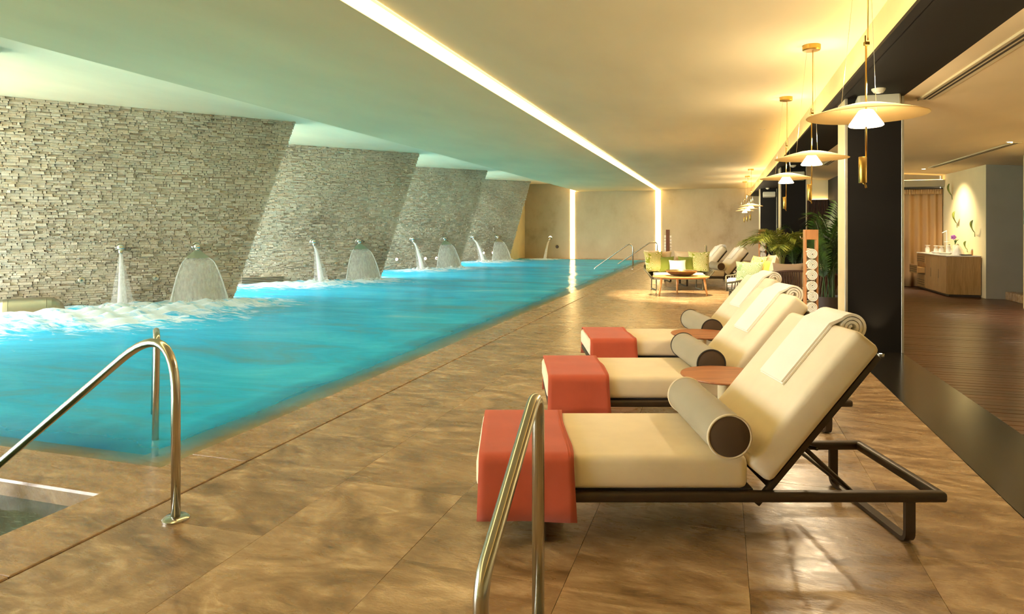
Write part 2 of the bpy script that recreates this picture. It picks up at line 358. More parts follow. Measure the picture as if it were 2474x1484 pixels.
# ================================================================== THE SETTING
Y0, Y1 = -4.0, 32.0
EDGE, JOINT, DECK_R, COLR = -3.15, -2.73, 1.40, 1.96
def build_floor():
    bm = NB(); box(bm, JOINT, DECK_R, Y0, Y1, -0.3, -0.022); fl = struct('floor', bm, 'joint', 'travertine paved pool deck')
    xs = [-2.722, -2.0, -1.295, -0.59, 0.105, 0.80, 1.40]; L = 1.4; g = 0.0006
    cache = {}
    for i in range(6):
        off = (0.94 + (0.0 if i % 2 == 0 else 0.7)) if i != 2 else 0.94
        y = Y0 - 1.4 + (off % 1.4)
        while y < Y1:
            a, b = max(y, Y0), min(y + L, Y1); y += L
            if b - a < 0.05: continue
            key = (i, round(b - a, 3))
            if key not in cache:
                bm = NB(); w_ = xs[i + 1] - xs[i]
                rbox(bm, g, w_ - g, g, (b - a) - g, -0.03, 0.0, 0.0009, 1)
                o = obj('tile', bm, 'travertine', fl); cache[key] = o.data
            else:
                o = bpy.data.objects.new('tile', cache[key]); COL.objects.link(o); o.parent = fl
            o.location = (xs[i], a, random.uniform(-0.0006, 0.0006))
    # coping stones along the water
    bm = NB(); box(bm, EDGE + 0.01, JOINT, Y0, Y1, -1.2, -0.03); ed = struct('trim_1', bm, 'pool_ledge', 'stone coping along the pool edge')
    y = Y0 + 0.34; me = None
    bm = NB(); rbox(bm, 0.0, JOINT - 0.012 - EDGE, 0.002, 1.398, -0.03, -0.001, 0.006, 2)
    o = obj('coping_stone', bm, 'coping_stone', ed); o.location = (EDGE, y, 0); me = o.data
    while y + 1.4 < 30.9:
        y += 1.4; o = bpy.data.objects.new('coping_stone', me); COL.objects.link(o); o.parent = ed; o.location = (EDGE, y, 0)
    # black stone strip on the column line, and the timber floor beyond it
    bm = NB(); box(bm, DECK_R + 0.002, COLR, Y0, Y1, -0.3, 0.001); struct('trim_2', bm, 'black_stone', 'black stone floor strip on the column line')
    bm = NB(); box(bm, COLR, 7.4, Y0, 21.4, -0.3, -0.012); wf = struct('floor', bm, 'joint', 'dark timber floor behind the columns')
    wf.name = 'floor_timber'
    bm = NB(); rbox(bm, 0.0, 5.12 - COLR, 0.0, 0.112, -0.02, 0.0, 0.003, 1); o = obj('plank', bm, 'wood_floor', wf); me = o.data
    y = 3.0; o.location = (COLR, y, 0)
    while y < 18.2:
        y += 0.118; o = bpy.data.objects.new('plank', me); COL.objects.link(o); o.parent = wf; o.location = (COLR, y, random.uniform(-0.0015, 0.001))
    bm = NB(); box(bm, COLR, 5.12, Y0, 2.99, -0.02, -0.001); box(bm, COLR, 5.12, 18.45, 21.4, -0.02, -0.001); box(bm, 5.12, 7.4, Y0, 21.4, -0.02, -0.001)
    tag(obj('plank_field', bm, 'wood_floor', wf), kind='stuff')
build_floor()

def build_pool():
    bm = NB(); box(bm, -13.2, -4.6, Y0, 31.3, -1.5, -1.35); struct('floor_pool', bm, 'pool_tile', 'turquoise pool bottom')
    bm = NB()   # sloping shelf by the deck
    prof = [(EDGE + 0.012, -0.06), (-3.75, -0.14), (-4.6, -0.7), (-4.6, -1.5), (EDGE + 0.012, -1.5)]
    a = [bm.verts.new((x, 3.3, z)) for x, z in prof]; b = [bm.verts.new((x, 31.0, z)) for x, z in prof]; n = len(prof)
    for i in range(n): bm.faces.new((a[i], b[i], b[(i + 1) % n], a[(i + 1) % n]))
    bm.faces.new(a[::-1]); bm.faces.new(b); struct('trim_3', bm, 'pool_ledge', 'submerged stone shelf beside the deck')
    bm = NB(); box(bm, -13.2, JOINT, 31.0, Y1, -1.5, -0.001); struct('trim_4', bm, 'coping_stone', 'stone ledge at the far end of the pool')
    # low stone kerb between the main pool and the small plunge basin
    bm = NB(); rbox(bm, -13.2, EDGE + 0.02, 2.70, 3.12, -1.5, -0.004, 0.02, 2)
    bmesh.ops.subdivide_edges(bm, edges=[e for e in bm.edges if e.calc_length() > 3], cuts=12)
    struct('trim_5', bm, 'coping_stone', 'stone kerb between pool and plunge basin')
    bm = NB(); prof = [(3.1, -0.02), (3.7, -0.2), (4.4, -0.8), (4.4, -1.5), (3.1, -1.5)]
    a = [bm.verts.new((EDGE, y, z)) for y, z in prof]; b = [bm.verts.new((-13.2, y, z)) for y, z in prof]
    for i in range(5): bm.faces.new((a[i], b[i], b[(i + 1) % 5], a[(i + 1) % 5]))
    bm.faces.new(a); bm.faces.new(b[::-1]); struct('trim_6', bm, 'pool_ledge', 'submerged slope behind the kerb')
    # steps inside the plunge basin
    for k in range(3):
        bm = NB(); rbox(bm, -3.5 - 0.36 * k - 0.36, EDGE, Y0, 2.72, -1.3, -0.32 - 0.2 * k, 0.01, 1)
        if k: struct('trim_%d' % (7 + k), bm, 'pool_ledge', 'stone step in the plunge basin')
        else: struct('trim_7', bm, 'pool_ledge', 'top stone step in the plunge basin')
    # water surfaces
    for i, cx in enumerate(PANELS):
        if i == 0: continue
    bm = NB(); box(bm, -13.2, EDGE, Y0, 2.70, -1.25, -0.10)
    t = NT('basin_water'); tp = t.n('BsdfTransparent'); tp.inputs[0].default_value = (0.30, 0.44, 0.32, 1); gl = t.n('BsdfGlossy'); gl.inputs['Roughness'].default_value = 0.04
    bp = t.n('Bump'); bp.inputs['Strength'].default_value = 0.15; bp.inputs['Distance'].default_value = 0.03; t.l(t.noise(t.coord((1, 2, 1)), 5, 3), bp.inputs['Height']); t.l(bp.outputs[0], gl.inputs['Normal'])
    fr = t.n('Fresnel'); fr.inputs[0].default_value = 1.33; mx = t.n('MixShader'); t.l(fr.outputs[0], mx.inputs[0]); t.l(tp.outputs[0], mx.inputs[1]); t.l(gl.outputs[0], mx.inputs[2]); t.done(mx)
    bm.faces.ensure_lookup_table()
    b2 = NB(); q = [b2.verts.new(p) for p in ((-13.2, Y0, -0.1), (EDGE, Y0, -0.1), (EDGE, 2.71, -0.1), (-13.2, 2.71, -0.1))]; b2.faces.new(q); bm.free()
    tag(obj('basin_water', b2, 'basin_water'), 'dark green still water in the small basin beside the near handrail', 'water', kind='stuff')
    water_material()
    bm = NB(); nx, ny = 120, 150; rng = random.Random(3); vs_ = []
    ph = [(rng.uniform(0, 6.28), rng.uniform(0.8, 3.0), rng.uniform(0, 6.28)) for _ in range(10)]
    for j in range(ny + 1):
        row = []
        for i in range(nx + 1):
            x = -13.2 + (EDGE - 0.002 + 15.5) * i / nx; y = 2.95 + (31.02 - 2.95) * (j / ny) ** 1.3
            z = sum(math.sin(k * (x * math.cos(a) + y * math.sin(a)) * 1.6 + p) for p, k, a in ph) * 0.0022
            for (jx, jy, jr) in JETS:
                dd = math.hypot(x - jx, y - jy)
                if dd < jr: z += (1 - dd / jr) ** 2 * (0.03 + 0.035 * math.sin(9 * x + 5 * y) * math.sin(7 * y - 3 * x))
            edge_f = min(1.0, max(0.0, min(EDGE - x, y - 2.95) / 0.8))
            row.append(bm.verts.new((x, y, -0.012 + z * edge_f)))
        vs_.append(row)
    for j in range(ny):
        for i in range(nx): bm.faces.new((vs_[j][i], vs_[j][i + 1], vs_[j + 1][i + 1], vs_[j + 1][i]))
    tag(obj('pool_water', bm, 'pool_water', None, True), 'churning turquoise water with white foam filling the long pool', 'water', kind='stuff')

# ------------------------------------------------------------------ ledge-stone fin walls on the left, each with two spouts
PANELS = [(-8.6, 5.95 + 6.05 * i) for i in range(5)]
DIRX, DIRY = 0.63, 0.777
PHI = math.atan2(-DIRY, -DIRX)
PH, INSET, PLEN = 3.68, 1.24, 6.6
def panel_pt(i, u, out=0.0, z=0.0):
    px, py = PANELS[i]; return Vector((px - DIRX * u + DIRY * out, py - DIRY * u - DIRX * out, z))
WHERE = ['at the left picture edge', 'nearest and largest', 'second in the row', 'third in the row', 'farthest in the row']
def build_panel(i):
    rng = random.Random(40 + i); px, py = PANELS[i]
    t = thing('stone_fin_wall', 'ledgestone fin wall with slanted edge above the water, ' + WHERE[i], 'wall', (px, py, 0), PHI); t['kind'] = 'structure'
    ins = lambda z: INSET * (1 - z / PH)
    z0 = -1.4
    bm = NB()
    q = [(ins(z0), z0), (PLEN, z0), (PLEN, PH), (0.0, PH)]
    a = [bm.verts.new((u, -0.03, z)) for u, z in q]; b = [bm.verts.new((u, -0.30, z)) for u, z in q]
    bm.faces.new(a); bm.faces.new(b[::-1])
    for k in range(4): bm.faces.new((a[k], b[k], b[(k + 1) % 4], a[(k + 1) % 4]))
    bmesh.ops.recalc_face_normals(bm, faces=bm.faces); obj('wall_body', bm, 'ledgestone', t)
    stones = []; z = -0.25
    while z < PH - 0.004:
        h = min(rng.choice((0.025, 0.032, 0.04, 0.05)), PH - z)
        if PH - (z + h) < 0.02: h = PH - z
        u = ins(z + h / 2) + (0 if rng.random() < .5 else -0.004)
        ulim = PLEN if i else 0.8
        while u < ulim:
            L = rng.uniform(0.04, 0.22); e = min(u + L, ulim)
            dep = rng.choice((0.0, 0.01, 0.02, 0.034, 0.05)) + rng.uniform(0, 0.01); stones.append((u, e, z, h, dep)); u = e
        z += h
    def stone(bm, s, ox=0.0, oz=0.0, oy=0.0):
        u, e, z, h, dep = s; g = 0.0015; tw = rng.uniform(-0.008, 0.008); tv = rng.uniform(-0.006, 0.006)
        F = [(u + g, dep + tw, z + g), (e - g, dep - tw, z + g), (e - g - rng.uniform(0, .012), dep - tw + tv, z + h - g), (u + g + rng.uniform(0, .012), dep + tw + tv, z + h - g)]
        B = [(u + g, -0.035, z + g), (e - g, -0.035, z + g), (e - g, -0.035, z + h - g), (u + g, -0.035, z + h - g)]
        f = [bm.verts.new((p[0] - ox, p[1] - oy, p[2] - oz)) for p in F]; b = [bm.verts.new((p[0] - ox, p[1] - oy, p[2] - oz)) for p in B]
        bm.faces.new(f[::-1])
        for k in range(4): bm.faces.new((f[k], f[(k + 1) % 4], b[(k + 1) % 4], b[k]))
    big = set()
    if i in (1, 2):
        def seen(s):
            if s[0] > 5.0 or s[2] < 0.05: return -1
            p = panel_pt(i, (s[0] + s[1]) / 2); d = -p.x * SN + p.y * CS
            return (s[1] - s[0]) * s[3] / d ** 2
        order = sorted(range(len(stones)), key=lambda k: -seen(stones[k])); big = set(order[:300])
        for k in order[:300]:
            s = stones[k]; bm = NB(); c = ((s[0] + s[1]) / 2, 0, s[2] + s[3] / 2); stone(bm, s, c[0], c[2]); o = obj('stone', bm, 'ledgestone', t); o.location = c
    bm = NB()
    for k, s in enumerate(stones):
        if k not in big: stone(bm, s)
    tag(obj('small_stones', bm, 'ledgestone', t), kind='stuff')
    return t
for i in range(5): build_panel(i)

def spout(i, u, z, name, label, fan):
    t = thing(name, label, 'spout', panel_pt(i, u, 0.02, z), PHI)
    bm = NB(); b = NB(); lathe(b, [(0.0, 0), (0.085, 0), (0.085, 0.018), (0.07, 0.03), (0.0, 0.03)], 20); join(bm, b, Matrix.Rotation(-PI / 2, 4, 'X')); obj('flange', bm, 'chrome', t, 'auto')
    bm = NB(); b = NB(); lathe(b, [(0.0, -0.075)] + [(0.075 * math.cos(a), 0.075 * math.sin(a)) for a in [-PI / 2 + PI * k / 10 for k in range(1, 10)]] + [(0, 0.075)], 20)
    join(bm, b, Matrix.Translation((0, 0.09, 0))); obj('ball_joint', bm, 'chrome', t, True)
    bm = NB()
    if fan:
        tube(bm, [(0, 0.10, -0.03), (0, 0.14, -0.08)], 0.035, 12); obj('neck', bm, 'chrome', t, True)
        bm = NB(); n = 9; top, bot = [], []
        rows = []
        for k in range(6):
            u_ = k / 5; wd = 0.04 + 0.17 * u_; zz = -0.06 - 0.15 * u_; yy = 0.13 + 0.09 * u_; th = 0.025 - 0.012 * u_
            rows.append([bm.verts.new((-wd, yy, zz - 0.0)), bm.verts.new((0, yy + th + 0.03 * u_, zz - 0.02 * u_)), bm.verts.new((wd, yy, zz)), bm.verts.new((0, yy - th, zz - 0.02 * u_))])
        for a, b in zip(rows, rows[1:]):
            for k in range(4): bm.faces.new((a[k], a[(k + 1) % 4], b[(k + 1) % 4], b[k]))
        bm.faces.new(rows[0][::-1]); bm.faces.new(rows[-1]); obj('fan_head', bm, 'satin_steel', t, 'auto')
    else:
        tube(bm, [(0, 0.09, -0.02), (0, 0.13, -0.09), (0, 0.15, -0.13)], [0.06, 0.04, 0.026], 14); obj('nozzle', bm, 'chrome', t, True)
    return t
def jet(i, u, z, label, out=0.62, far=False):
    t = thing('water_jet', label, 'water jet', panel_pt(i, u, 0, 0), PHI); z1 = z - 0.12
    for nm, mat, r0, r1 in (('stream', 'spray_core', 0.022, 0.085), ('mist', 'spray_mist', 0.03, 0.20)):
        bm = NB(); pts, rs = [], []
        for k in range(15):
            v = k / 14; pts.append((0, 0.17 + (out - 0.17) * (v ** 0.62), z1 * (1 - v) + 0.0)); rs.append(r0 + (r1 - r0) * v)
        tube(bm, pts, rs, 14, False); obj(nm, bm, mat, t, True)
    p = panel_pt(i, u, out, 0); JETS.append((p.x, p.y, 1.9))
    bm = NB(); rng = random.Random(i * 7 + 1)
    for k in range(30):
        a = rng.uniform(0, 2 * PI); r = rng.uniform(0, 0.3); s = rng.uniform(0.03, 0.08)
        b = NB(); bmesh.ops.create_icosphere(b, subdivisions=1, radius=s); join(bm, b, Matrix.Translation((r * math.cos(a) * 1.3, out + r * math.sin(a), rng.uniform(-0.02, 0.05))))
    tag(obj('splash', bm, 'spray_splash', t, True), kind='stuff')
def fan(i, u, z, label, out=0.5):
    t = thing('water_fan', label, 'water curtain', panel_pt(i, u, 0, 0), PHI); z1 = z - 0.215
    bm = NB(); n, m = 22, 14; rows = []
    for k in range(m + 1):
        v = k / m; zz = z1 * (1 - v); wd = 0.205 + 0.30 * (v ** 0.6); row = []
        for j in range(n + 1):
            s = -1 + 2 * j / n; row.append(bm.verts.new((s * wd, 0.24 + (out - 0.24) * v ** 0.6 + 0.10 * (1 - s * s) * (0.3 + v), zz)))
        rows.append(row)
    for a, b in zip(rows, rows[1:]):
        for j in range(n): bm.faces.new((a[j], a[j + 1], b[j + 1], b[j]))
    o = obj('sheet', bm, 'spray_fan', t, True); so = o.modifiers.new('thick', 'SOLIDIFY'); so.thickness = 0.03
    for s in (-1, 1):
        bm = NB(); pts = [(s * (0.205 + 0.30 * ((k / 10) ** 0.6)), 0.24 + (out - 0.24) * (k / 10) ** 0.6, z1 * (1 - k / 10)) for k in range(11)]
        tube(bm, pts, [0.010 + 0.012 * k / 10 for k in range(11)], 8, False); obj('edge_stream', bm, 'spray_core', t, True)
    p = panel_pt(i, u, out, 0); JETS.append((p.x, p.y, 2.2))
    bm = NB(); rng = random.Random(i * 9 + 5)
    for k in range(44):
        b = NB(); bmesh.ops.create_icosphere(b, subdivisions=1, radius=rng.uniform(0.03, 0.075)); join(bm, b, Matrix.Translation((rng.uniform(-0.52, 0.52), out + rng.uniform(-0.05, 0.2), rng.uniform(-0.02, 0.04))))
    tag(obj('splash', bm, 'spray_splash', t, True), kind='stuff')
def button(i, u, z, label):
    t = thing('push_button', label, 'button', panel_pt(i, u, 0.035, z), PHI)
    bm = NB(); b = NB(); lathe(b, [(0, 0), (0.055, 0), (0.055, 0.02), (0.045, 0.026), (0.0, 0.026)], 20); join(bm, b, Matrix.Rotation(-PI / 2, 4, 'X')); obj('plate', bm, 'satin_steel', t, 'auto')
    bm = NB(); b = NB(); lathe(b, [(0, 0.026), (0.022, 0.026), (0.018, 0.036), (0.0, 0.036)], 14); join(bm, b, Matrix.Rotation(-PI / 2, 4, 'X')); obj('knob', bm, 'chrome', t, 'auto')
WN = ['', 'nearest', 'second', 'third', 'farthest']
for i in range(1, 5):
    spout(i, 3.2, 1.07, 'jet_spout', 'chrome ball spout with a narrow nozzle on the %s stone fin wall' % WN[i], False)
    spout(i, 1.92, 1.07, 'fan_spout', 'chrome spout with a wide fan head on the %s stone fin wall' % WN[i], True)
    jet(i, 3.2, 1.07, 'narrow white water jet falling from the %s stone fin wall' % WN[i], 0.55 + 0.12 * i)
    fan(i, 1.92, 1.07, 'wide bell-shaped water curtain falling from the %s stone fin wall' % WN[i])
button(1, 3.8, 0.49, 'round steel push button left of the jet on the nearest stone fin wall')
button(1, 2.62, 0.49, 'round steel push button between jet and water curtain on the nearest stone fin wall')
for (i, u, w_) in ((2, 3.42, 'left of the jet'), (2, 2.56, 'just right of the jet'), (2, 2.29, 'beside the water curtain')):
    button(i, u, 0.45, 'small round button %s on the second stone fin wall' % w_)
def wall_light(i, u, z, label):
    t = thing('wall_light', label, 'light', panel_pt(i, u, 0.035, z), PHI)
    bm = NB(); b = NB(); lathe(b, [(0, 0), (0.07, 0), (0.07, 0.02), (0.056, 0.022), (0.056, 0.012), (0, 0.012)], 18); join(bm, b, Matrix.Rotation(-PI / 2, 4, 'X')); obj('rim', bm, 'satin_steel', t, 'auto')
    bm = NB(); b = NB(); lathe(b, [(0, 0.013), (0.055, 0.013), (0.05, 0.02), (0, 0.024)], 18); join(bm, b, Matrix.Rotation(-PI / 2, 4, 'X')); obj('lens', bm, 'wall_light', t, True)
for (i, u, w_) in ((3, 3.79, 'left of the jet on the third'), (3, 2.67, 'right of the jet on the third'), (3, 2.22, 'beside the curtain on the third'), (4, 2.61, 'left of the jet on the farthest'), (4, 2.13, 'right of the jet on the farthest')):
    wall_light(i, u, 0.35, 'small round glowing wall light %s stone fin wall' % w_)
# extra turbulence in front of the nearest fin
for u, o_, r in ((4.6, 0.7, 3.0), (3.9, 1.6, 2.8), (2.6, 1.5, 2.6), (5.3, 1.7, 3.0), (1.4, 0.8, 1.9), (3.2, 2.4, 2.0)):
    p = panel_pt(1, u, o_); JETS.append((p.x, p.y, r))
for u, o_, r in ((4.4, 0.6, 2.4), (3.6, 1.2, 2.0)):
    p = panel_pt(2, u, o_); JETS.append((p.x, p.y, r))
JETS.append((-8.1, 30.4, 1.8))
build_pool()

# brushed steel hood of the massage bench in front of the nearest fin wall
def hood():
    a, b = 4.95, 4.25; L = a - b
    t = thing('steel_hood', 'curved brushed steel hood half sunk in the foam at far left', 'hood', panel_pt(1, (a + b) / 2, 0.42, -0.02), PHI)
    def half(bm, x0, x1, s0, s1, n=16):
        A = [bm.verts.new((x0, 0.20 * s0 * math.cos(PI * k / n), 0.27 * s0 * math.sin(PI * k / n))) for k in range(n + 1)]
        B = [bm.verts.new((x1, 0.20 * s1 * math.cos(PI * k / n), 0.27 * s1 * math.sin(PI * k / n))) for k in range(n + 1)]
        for k in range(n): bm.faces.new((A[k], A[k + 1], B[k + 1], B[k]))
    bm = NB(); half(bm, -0.30, 0.22, 1, 1); obj('hood_body', bm, 'satin_steel', t, True)
    for s, x in ((1, 0.225), (-1, -0.305)):
        bm = NB(); prev = None
        for k in range(7):
            v = k / 6; x1 = x + s * 0.26 * math.sin(v * PI / 2); sc_ = math.cos(v * PI / 2) * 0.98 + 0.02
            if prev: half(bm, prev[0], x1, prev[1], sc_)
            prev = (x1, sc_)
        obj('end_cap', bm, 'satin_steel', t, True)
hood()
def louvre():
    t = thing('louvre_grille', 'steel louvre grille at the waterline of the second stone fin wall', 'grille', panel_pt(2, 4.5, 0.05, 0), PHI)
    bm = NB(); box(bm, -0.52, 0.52, 0.0, 0.02, 0.02, 0.17); obj('backing', bm, 'grille_dark', t)
    for k in range(4):
        bm = NB(); rbox(bm, -0.54, 0.54, 0.01, 0.06, 0.025 + 0.04 * k, 0.045 + 0.04 * k, 0.004, 1); obj('slat', bm, 'satin_steel', t)
louvre()

# ------------------------------------------------------------------ ceilings
bm = NB(); box(bm, -6.65, -2.95, Y0, 32.4, 3.265, 3.95); struct('ceiling', bm, 'plaster_slab', 'dropped plaster ceiling slab over the pool')
bm = NB(); box(bm, -13.2, -6.64, Y0, 32.4, 3.68, 3.95); o = struct('ceiling_upper', bm, 'plaster_white', 'higher white ceiling above the fin walls')
bm = NB(); box(bm, -2.72, 1.34, Y0, 32.4, 3.30, 3.95); struct('ceiling_deck', bm, 'plaster_warm', 'warm plaster ceiling above the deck')
bm = NB(); box(bm, -2.96, -2.71, Y0, 32.4, 3.45, 3.95); struct('ceiling_slot', bm, 'plaster_warm', 'top of the light slot')
bm = NB()
prism(bm, [(1.98, Y0), (7.4, Y0), (7.4, 21.6), (1.98, 21.6)], 2.92, 3.95)
for v in bm.verts:
    if v.co.z < 3.5 and v.co.x > 5: v.co.z = 2.92 - 0.0641 * (7.4 - 1.98)
struct('ceiling_lounge', bm, 'plaster_right', 'lower ceiling behind the columns')
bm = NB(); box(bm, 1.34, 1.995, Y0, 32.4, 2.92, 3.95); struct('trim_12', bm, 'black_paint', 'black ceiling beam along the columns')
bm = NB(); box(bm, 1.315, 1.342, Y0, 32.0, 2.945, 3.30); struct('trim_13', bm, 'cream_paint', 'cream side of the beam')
bm = NB(); box(bm, 1.26, 1.345, Y0, 32.0, 2.92, 2.935); box(bm, 1.26, 1.268, Y0, 32.0, 2.935, 2.95); struct('trim_14', bm, 'black_paint', 'lip of the light cove on the beam')
bm = NB(); box(bm, 1.285, 1.31, Y0 + 0.1, 31.9, 2.938, 2.944)
tag(obj('cove_light', bm, 'led_soft'), 'thin warm light line hidden along the black beam', 'light')
bm = NB(); box(bm, -2.945, -2.76, Y0 + 0.1, 31.98, 3.272, 3.292)
tag(obj('ceiling_light_line', bm, 'led_warm'), 'long glowing light line set in the ceiling above the pool edge', 'light')

# ------------------------------------------------------------------ far wall with two lit slots
bm = NB(); box(bm, -9.8, 2.6, 32.22, 32.5, -1.5, 3.95); struct('wall_far', bm, 'concrete', 'wall core behind the lit slots')
bm = NB(); box(bm, -9.7, -7.09, Y1, 32.22, -1.5, 3.68); struct('wall_far_left', bm, 'concrete', 'stained concrete far wall left of the slots')
bm = NB(); box(bm, -6.86, -2.96, Y1, 32.22, -1.5, 3.27); struct('wall_far_middle', bm, 'concrete', 'stained concrete panel between the lit slots')
bm = NB(); box(bm, -2.72, 2.6, Y1, 32.22, -0.3, 3.30); struct('wall_far_right', bm, 'concrete', 'pale concrete far wall behind the seats')
bm = NB(); box(bm, -7.085, -6.865, 31.98, 32.2, -0.05, 3.66); tag(obj('wall_light_line', bm, 'led_warm'), 'vertical light line on the far wall above the water', 'light')
bm = NB(); box(bm, -2.955, -2.725, 31.98, 32.2, 0.0, 3.262); tag(obj('wall_light_line', bm, 'led_warm'), 'vertical light line on the far wall behind the green sofa cushions', 'light')
bm = NB(); box(bm, -9.8, -9.42, 29.25, 32.1, -1.5, 3.68); struct('wall_left', bm, 'cream_paint', 'pale return wall beside the farthest fin')
# spout on the far wall
def far_spout():
    x = -8.09; t = thing('wall_spout', 'small chrome spout on the far concrete wall', 'spout', (x, 31.99, 1.0), PI)
    bm = NB(); b = NB(); lathe(b, [(0, 0), (0.09, 0), (0.09, 0.03), (0, 0.03)], 18); join(bm, b, Matrix.Rotation(-PI / 2, 4, 'X')); obj('flange', bm, 'chrome', t, 'auto')
    bm = NB(); tube(bm, fillet([(0, 0, 0), (0, 0.18, 0), (0, 0.26, -0.14)], 0.06), 0.045, 12); obj('nozzle', bm, 'chrome', t, True)
    t = thing('water_jet', 'thin water jet falling from the far concrete wall', 'water jet', (x, 31.99, 0), PI)
    bm = NB(); tube(bm, [(0, 0.27 + 0.8 * (k / 10) ** 0.6, 0.86 * (1 - k / 10)) for k in range(11)], [0.03 + 0.05 * k / 10 for k in range(11)], 10, False); obj('stream', bm, 'spray_core', t, True)
    t = thing('wall_fitting', 'round dark fitting low on the far concrete wall', 'fitting', (-7.75, 31.99, 0.55), PI)
    bm = NB(); b = NB(); lathe(b, [(0, 0), (0.06, 0), (0.06, 0.03), (0, 0.03)], 16); join(bm, b, Matrix.Rotation(-PI / 2, 4, 'X')); obj('cap', bm, 'bronze_metal', t, 'auto')
    bm = NB(); b = NB(); lathe(b, [(0.055, 0.03), (0.07, 0.0), (0.08, 0.0), (0.06, 0.035)], 16, cap=False); join(bm, b, Matrix.Rotation(-PI / 2, 4, 'X')); obj('ring', bm, 'bronze_metal', t, 'auto')
far_spout()
bm = NB(); box(bm, -9.0, 7.6, Y0 - 0.3, Y0, -0.3, 3.95); struct('wall_near', bm, 'wall_cream', 'unseen wall behind the viewer, added to shut out light from there')  # unseen, added so daylight comes from the left and not from behind
# outside, unseen: terrace and lawn added to bounce daylight up to the ceilings
bm = NB(); box(bm, -70, -19.0, -40, 70, -0.6, -0.06); bm2 = NB(); box(bm2, -19.0, -13.2, -40, 70, -0.5, -0.04); struct('floor_bounce_terrace', bm2, 'terrace', 'unseen pale terrace outside, added to bounce light onto the ceiling')
tag(obj('lawn', bm, 'lawn'), 'unseen green lawn outside, added to bounce green light onto the ceiling', 'lawn', kind='stuff')

# ------------------------------------------------------------------ columns
CN = ['nearest black column beside the big pendant, cream on its pool side', 'middle black column behind the palm fronds', 'farthest black column beside the far concrete wall']
def column(k):
    y = 8.5 + 8.9 * k; t = thing('column', CN[k], 'column', (0, y, 0)); t['kind'] = 'structure'
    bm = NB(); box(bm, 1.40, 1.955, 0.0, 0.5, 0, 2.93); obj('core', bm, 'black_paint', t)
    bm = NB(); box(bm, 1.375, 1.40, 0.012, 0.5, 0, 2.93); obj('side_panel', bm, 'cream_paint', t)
    for x0, x1 in ((1.372, 1.402), (1.952, 1.978)):
        bm = NB(); rbox(bm, x0, x1, -0.008, 0.02, 0, 2.92, 0.003, 1); obj('corner_trim', bm, 'steel_trim', t)
    # speaker
    s = thing('wall_speaker', ['pale box speaker tucked under the beam on the nearest black column', 'pale box speaker on the middle black column', 'pale box speaker on the farthest black column'][k], 'speaker', (1.70, y - 0.012, 2.68 if k == 0 else 2.55))
    bm = NB(); b = NB(); rbox(b, -0.22, 0.22, -0.19, 0.0, 0.03, 0.22, 0.03, 3); join(bm, b, Matrix.Rotation(-0.25, 4, 'X')); obj('cabinet', bm, 'speaker_grey', s, 'auto')
    bm = NB(); b = NB(); rbox(b, -0.20, 0.20, -0.197, -0.185, 0.05, 0.20, 0.004, 1); join(bm, b, Matrix.Rotation(-0.25, 4, 'X')); obj('front_cloth', bm, 'speaker_grey', s)
    bm = NB(); box(bm, -0.03, 0.03, -0.1, 0.01, 0.04, 0.12); obj('bracket', bm, 'steel_trim', s)
    s = thing('ceiling_sensor', ['small white sensor on the beam above the nearest column speaker', 'small white sensor on the beam by the middle column', 'small white sensor on the beam by the farthest column'][k], 'sensor', (1.62, y - 0.5, 2.92))
    bm = NB(); lathe(bm, [(0, -0.045), (0.045, -0.045), (0.07, -0.012), (0.07, 0)], 20); obj('housing', bm, 'speaker_grey', s, 'auto')
    bm = NB(); lathe(bm, [(0, -0.055), (0.02, -0.052), (0.028, -0.045)], 14, cap=False); obj('lens', bm, 'ceramic', s, True)
for k in range(3): column(k)
def floor_spot():
    p = (1.70, 8.30, 0.002)
    t = thing('floor_uplight', 'tiny bright uplight in the floor before the nearest black column', 'light', p)
    bm = NB(); lathe(bm, [(0.022, 0.0), (0.04, 0.0), (0.04, 0.012), (0.022, 0.012)], 20); obj('rim', bm, 'satin_steel', t, 'auto')
    bm = NB(); lathe(bm, [(0, 0.004), (0.021, 0.004), (0.016, 0.012), (0, 0.014)], 16); obj('lens', bm, 'led_spot', t, True)
    l = bpy.data.lights.new('uplight_beam', 'SPOT'); l.energy = 14; l.color = (1, 0.78, 0.45); l.spot_size = 1.0; l.spot_blend = 0.8; l.shadow_soft_size = 0.02
    o = bpy.data.objects.new('uplight_beam', l); COL.objects.link(o); o.parent = t; o.location = (0, 0, 0.03); o.rotation_euler = (PI - 0.25, 0, 0)
floor_spot()

# ------------------------------------------------------------------ rooms behind the columns
bm = NB(); box(bm, 5.12, 7.4, 15.7, 18.6, -0.3, 3.0); struct('wall_right', bm, 'wall_cream', 'cream wall behind the cabinet')
bm = NB(); box(bm, 5.12, 5.4, Y0, 13.95, -0.3, 3.0); struct('wall_right_near', bm, 'wall_cream', 'cream wall with the green exit sign')
bm = NB(); box(bm, 5.122, 7.38, 15.68, 15.70, 0.0, 2.9); struct('wall_right_recess', bm, 'grey_wall', 'grey wall inside the opening')
bm = NB(); box(bm, 7.2, 7.4, Y0, 15.7, -0.3, 3.0); struct('wall_right_outer', bm, 'grey_wall', 'end wall of the opening')
bm = NB(); box(bm, 3.0, 5.12, 18.62, 18.8, -0.3, 3.0); struct('wall_back', bm, 'grey_wall', 'wall behind the curtain')
bm = NB(); box(bm, 3.0, 3.15, 18.3, 21.5, -0.3, 3.0); struct('wall_back_return', bm, 'black_paint', 'dark return wall')
bm = NB(); box(bm, 1.96, 3.1, 21.35, 21.6, -0.3, 3.0); struct('wall_back_screen', bm, 'wall_cream', 'cream wall above the slatted screen')
bm = NB(); box(bm, 1.97, 2.2, 21.4, 32.2, -0.3, 3.0); struct('wall_right_far', bm, 'black_paint', 'dark wall between the far columns')
